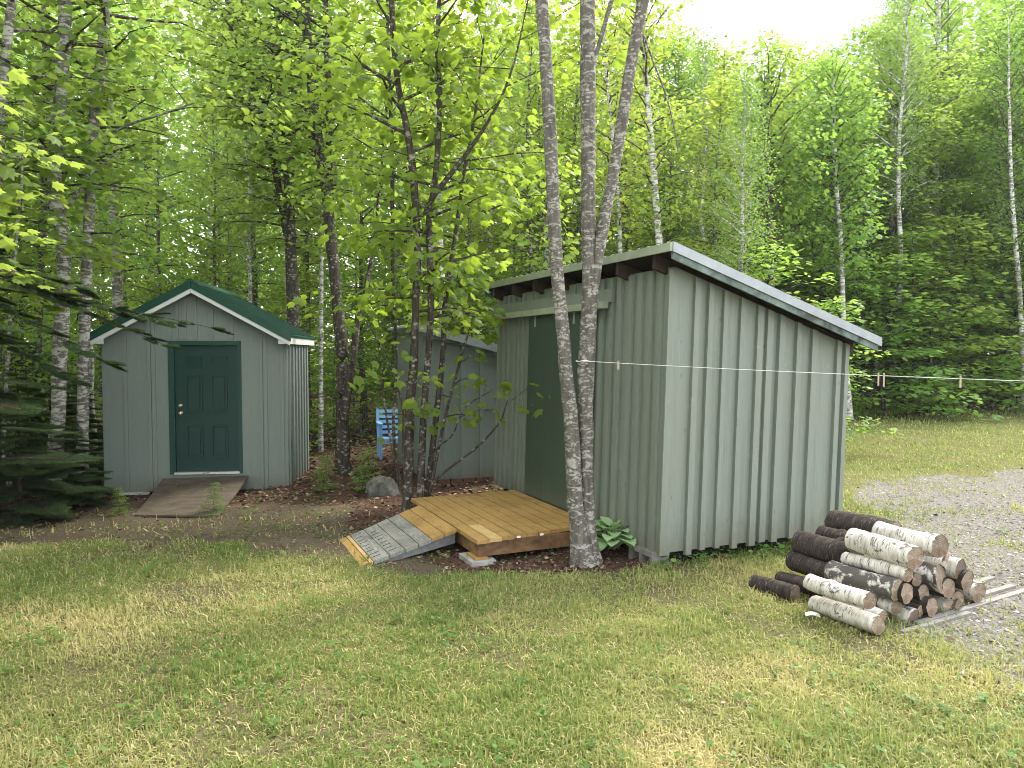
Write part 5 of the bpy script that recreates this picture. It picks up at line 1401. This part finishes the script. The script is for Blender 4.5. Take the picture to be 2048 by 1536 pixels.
g = Geo(); put_leaves(g, np.stack([x, y, gz(x, y) + r.random(n) * hh], -1), D, N, .13 * (.5 + .7 * r.random(n)), T_six(), r.random(n)); tag(g.obj('undergrowth', MAT['leaf_back']), kind='stuff')
# far woodland that reads as one mass behind the single trees
r = np.random.default_rng(47); n = 160000
th = r.uniform(-.72, .74, n); d = r.uniform(42, 62, n); x = d * np.sin(th); y = d * np.cos(th)
pxv = 1024 + F * x / y
topz = np.where((pxv > 1300) & (pxv < 1760), 11.5, 23.0) + 5 * (fbm(x * .25, y * .25 + 8, 3) - .5)
z = r.random(n) ** 1.35 * topz
az = r.random(n) * 6.28; D = np.stack([np.cos(az), np.sin(az), r.normal(0, .4, n)], -1); N = np.stack([r.normal(0, .5, n), r.normal(0, .5, n), np.ones(n)], -1)
g = Geo(); put_leaves(g, np.stack([x, y, gz(x, y) + z], -1), D, N, .42 * (.5 + .7 * r.random(n)), T_six(), r.random(n)); tag(g.obj('woods', MAT['leaf_back']), kind='stuff')

# =================================================================== LIGHT
AZ, EL = R(53), R(50)     # azimuth to the right of the view direction (+Y), elevation
sd_ = Vector((math.sin(AZ) * math.cos(EL), math.cos(AZ) * math.cos(EL), math.sin(EL)))
sl_ = bpy.data.lights.new('sun', 'SUN'); sl_.energy = 2.9; sl_.angle = R(10); sl_.color = (1, .93, .80)
so = bpy.data.objects.new('sun', sl_); COL.objects.link(so); so.rotation_euler = sd_.to_track_quat('Z', 'Y').to_euler(); so.location = sd_ * 60
wd_ = bpy.data.worlds.new('World'); scene.world = wd_; wd_.use_nodes = True
nt = wd_.node_tree; bg = nt.nodes['Background']
sky = nt.nodes.new('ShaderNodeTexSky'); sky.sky_type = 'NISHITA'; sky.sun_disc = False
sky.sun_elevation = EL; sky.sun_rotation = AZ; sky.air_density = 1.2; sky.dust_density = 2.0
tc = nt.nodes.new('ShaderNodeTexCoord'); nz = nt.nodes.new('ShaderNodeTexNoise'); mp = nt.nodes.new('ShaderNodeMapping')
mp.inputs['Scale'].default_value = (1.3, 1.3, 2.4); mp.inputs['Location'].default_value = (.35, .1, .2)
nt.links.new(tc.outputs['Generated'], mp.inputs['Vector']); nt.links.new(mp.outputs[0], nz.inputs['Vector'])
nz.inputs['Scale'].default_value = 1.6; nz.inputs['Detail'].default_value = 7; nz.inputs['Roughness'].default_value = .58
rp_ = nt.nodes.new('ShaderNodeValToRGB'); nt.links.new(nz.outputs['Fac'], rp_.inputs['Fac'])
rp_.color_ramp.elements[0].position = .36; rp_.color_ramp.elements[1].position = .58
mxw = nt.nodes.new('ShaderNodeMix'); mxw.data_type = 'RGBA'
nt.links.new(rp_.outputs['Color'], mxw.inputs[0]); nt.links.new(sky.outputs[0], mxw.inputs[6]); mxw.inputs[7].default_value = (13.2, 13.4, 13.6, 1)
nt.links.new(mxw.outputs[2], bg.inputs['Color']); bg.inputs['Strength'].default_value = .15

# thin haze added to soften and lift the dark woods: one box round the camera and everything built
hz = bpy.data.materials.new('added_haze'); hz.use_nodes = True; hn = hz.node_tree
hn.nodes.remove(hn.nodes['Principled BSDF']); pv_ = hn.nodes.new('ShaderNodeVolumePrincipled')
pv_.inputs['Color'].default_value = (.93, .96, 1, 1); pv_.inputs['Density'].default_value = .0004; pv_.inputs['Anisotropy'].default_value = .3
hn.links.new(pv_.outputs[0], hn.nodes['Material Output'].inputs['Volume'])
g = Geo(); g.box((-190, -50, -3), np.array([380., 0, 0]), np.array([0, 320., 0]), np.array([0, 0, 33.]))
hb = g.obj('haze', hz); tag(hb, kind='stuff')

scene.render.engine = 'CYCLES'
scene.view_settings.view_transform = 'Standard'; scene.view_settings.look = 'None'
scene.view_settings.exposure = 1.30; scene.view_settings.gamma = 1.0
c = scene.cycles
c.max_bounces = 6; c.diffuse_bounces = 5; c.glossy_bounces = 2; c.transmission_bounces = 4; c.transparent_max_bounces = 4; c.volume_bounces = 0
c.filter_width = 1.0; c.use_denoising = True; c.sample_clamp_indirect = 6
try: c.denoiser = 'OPENIMAGEDENOISE'
except Exception: pass
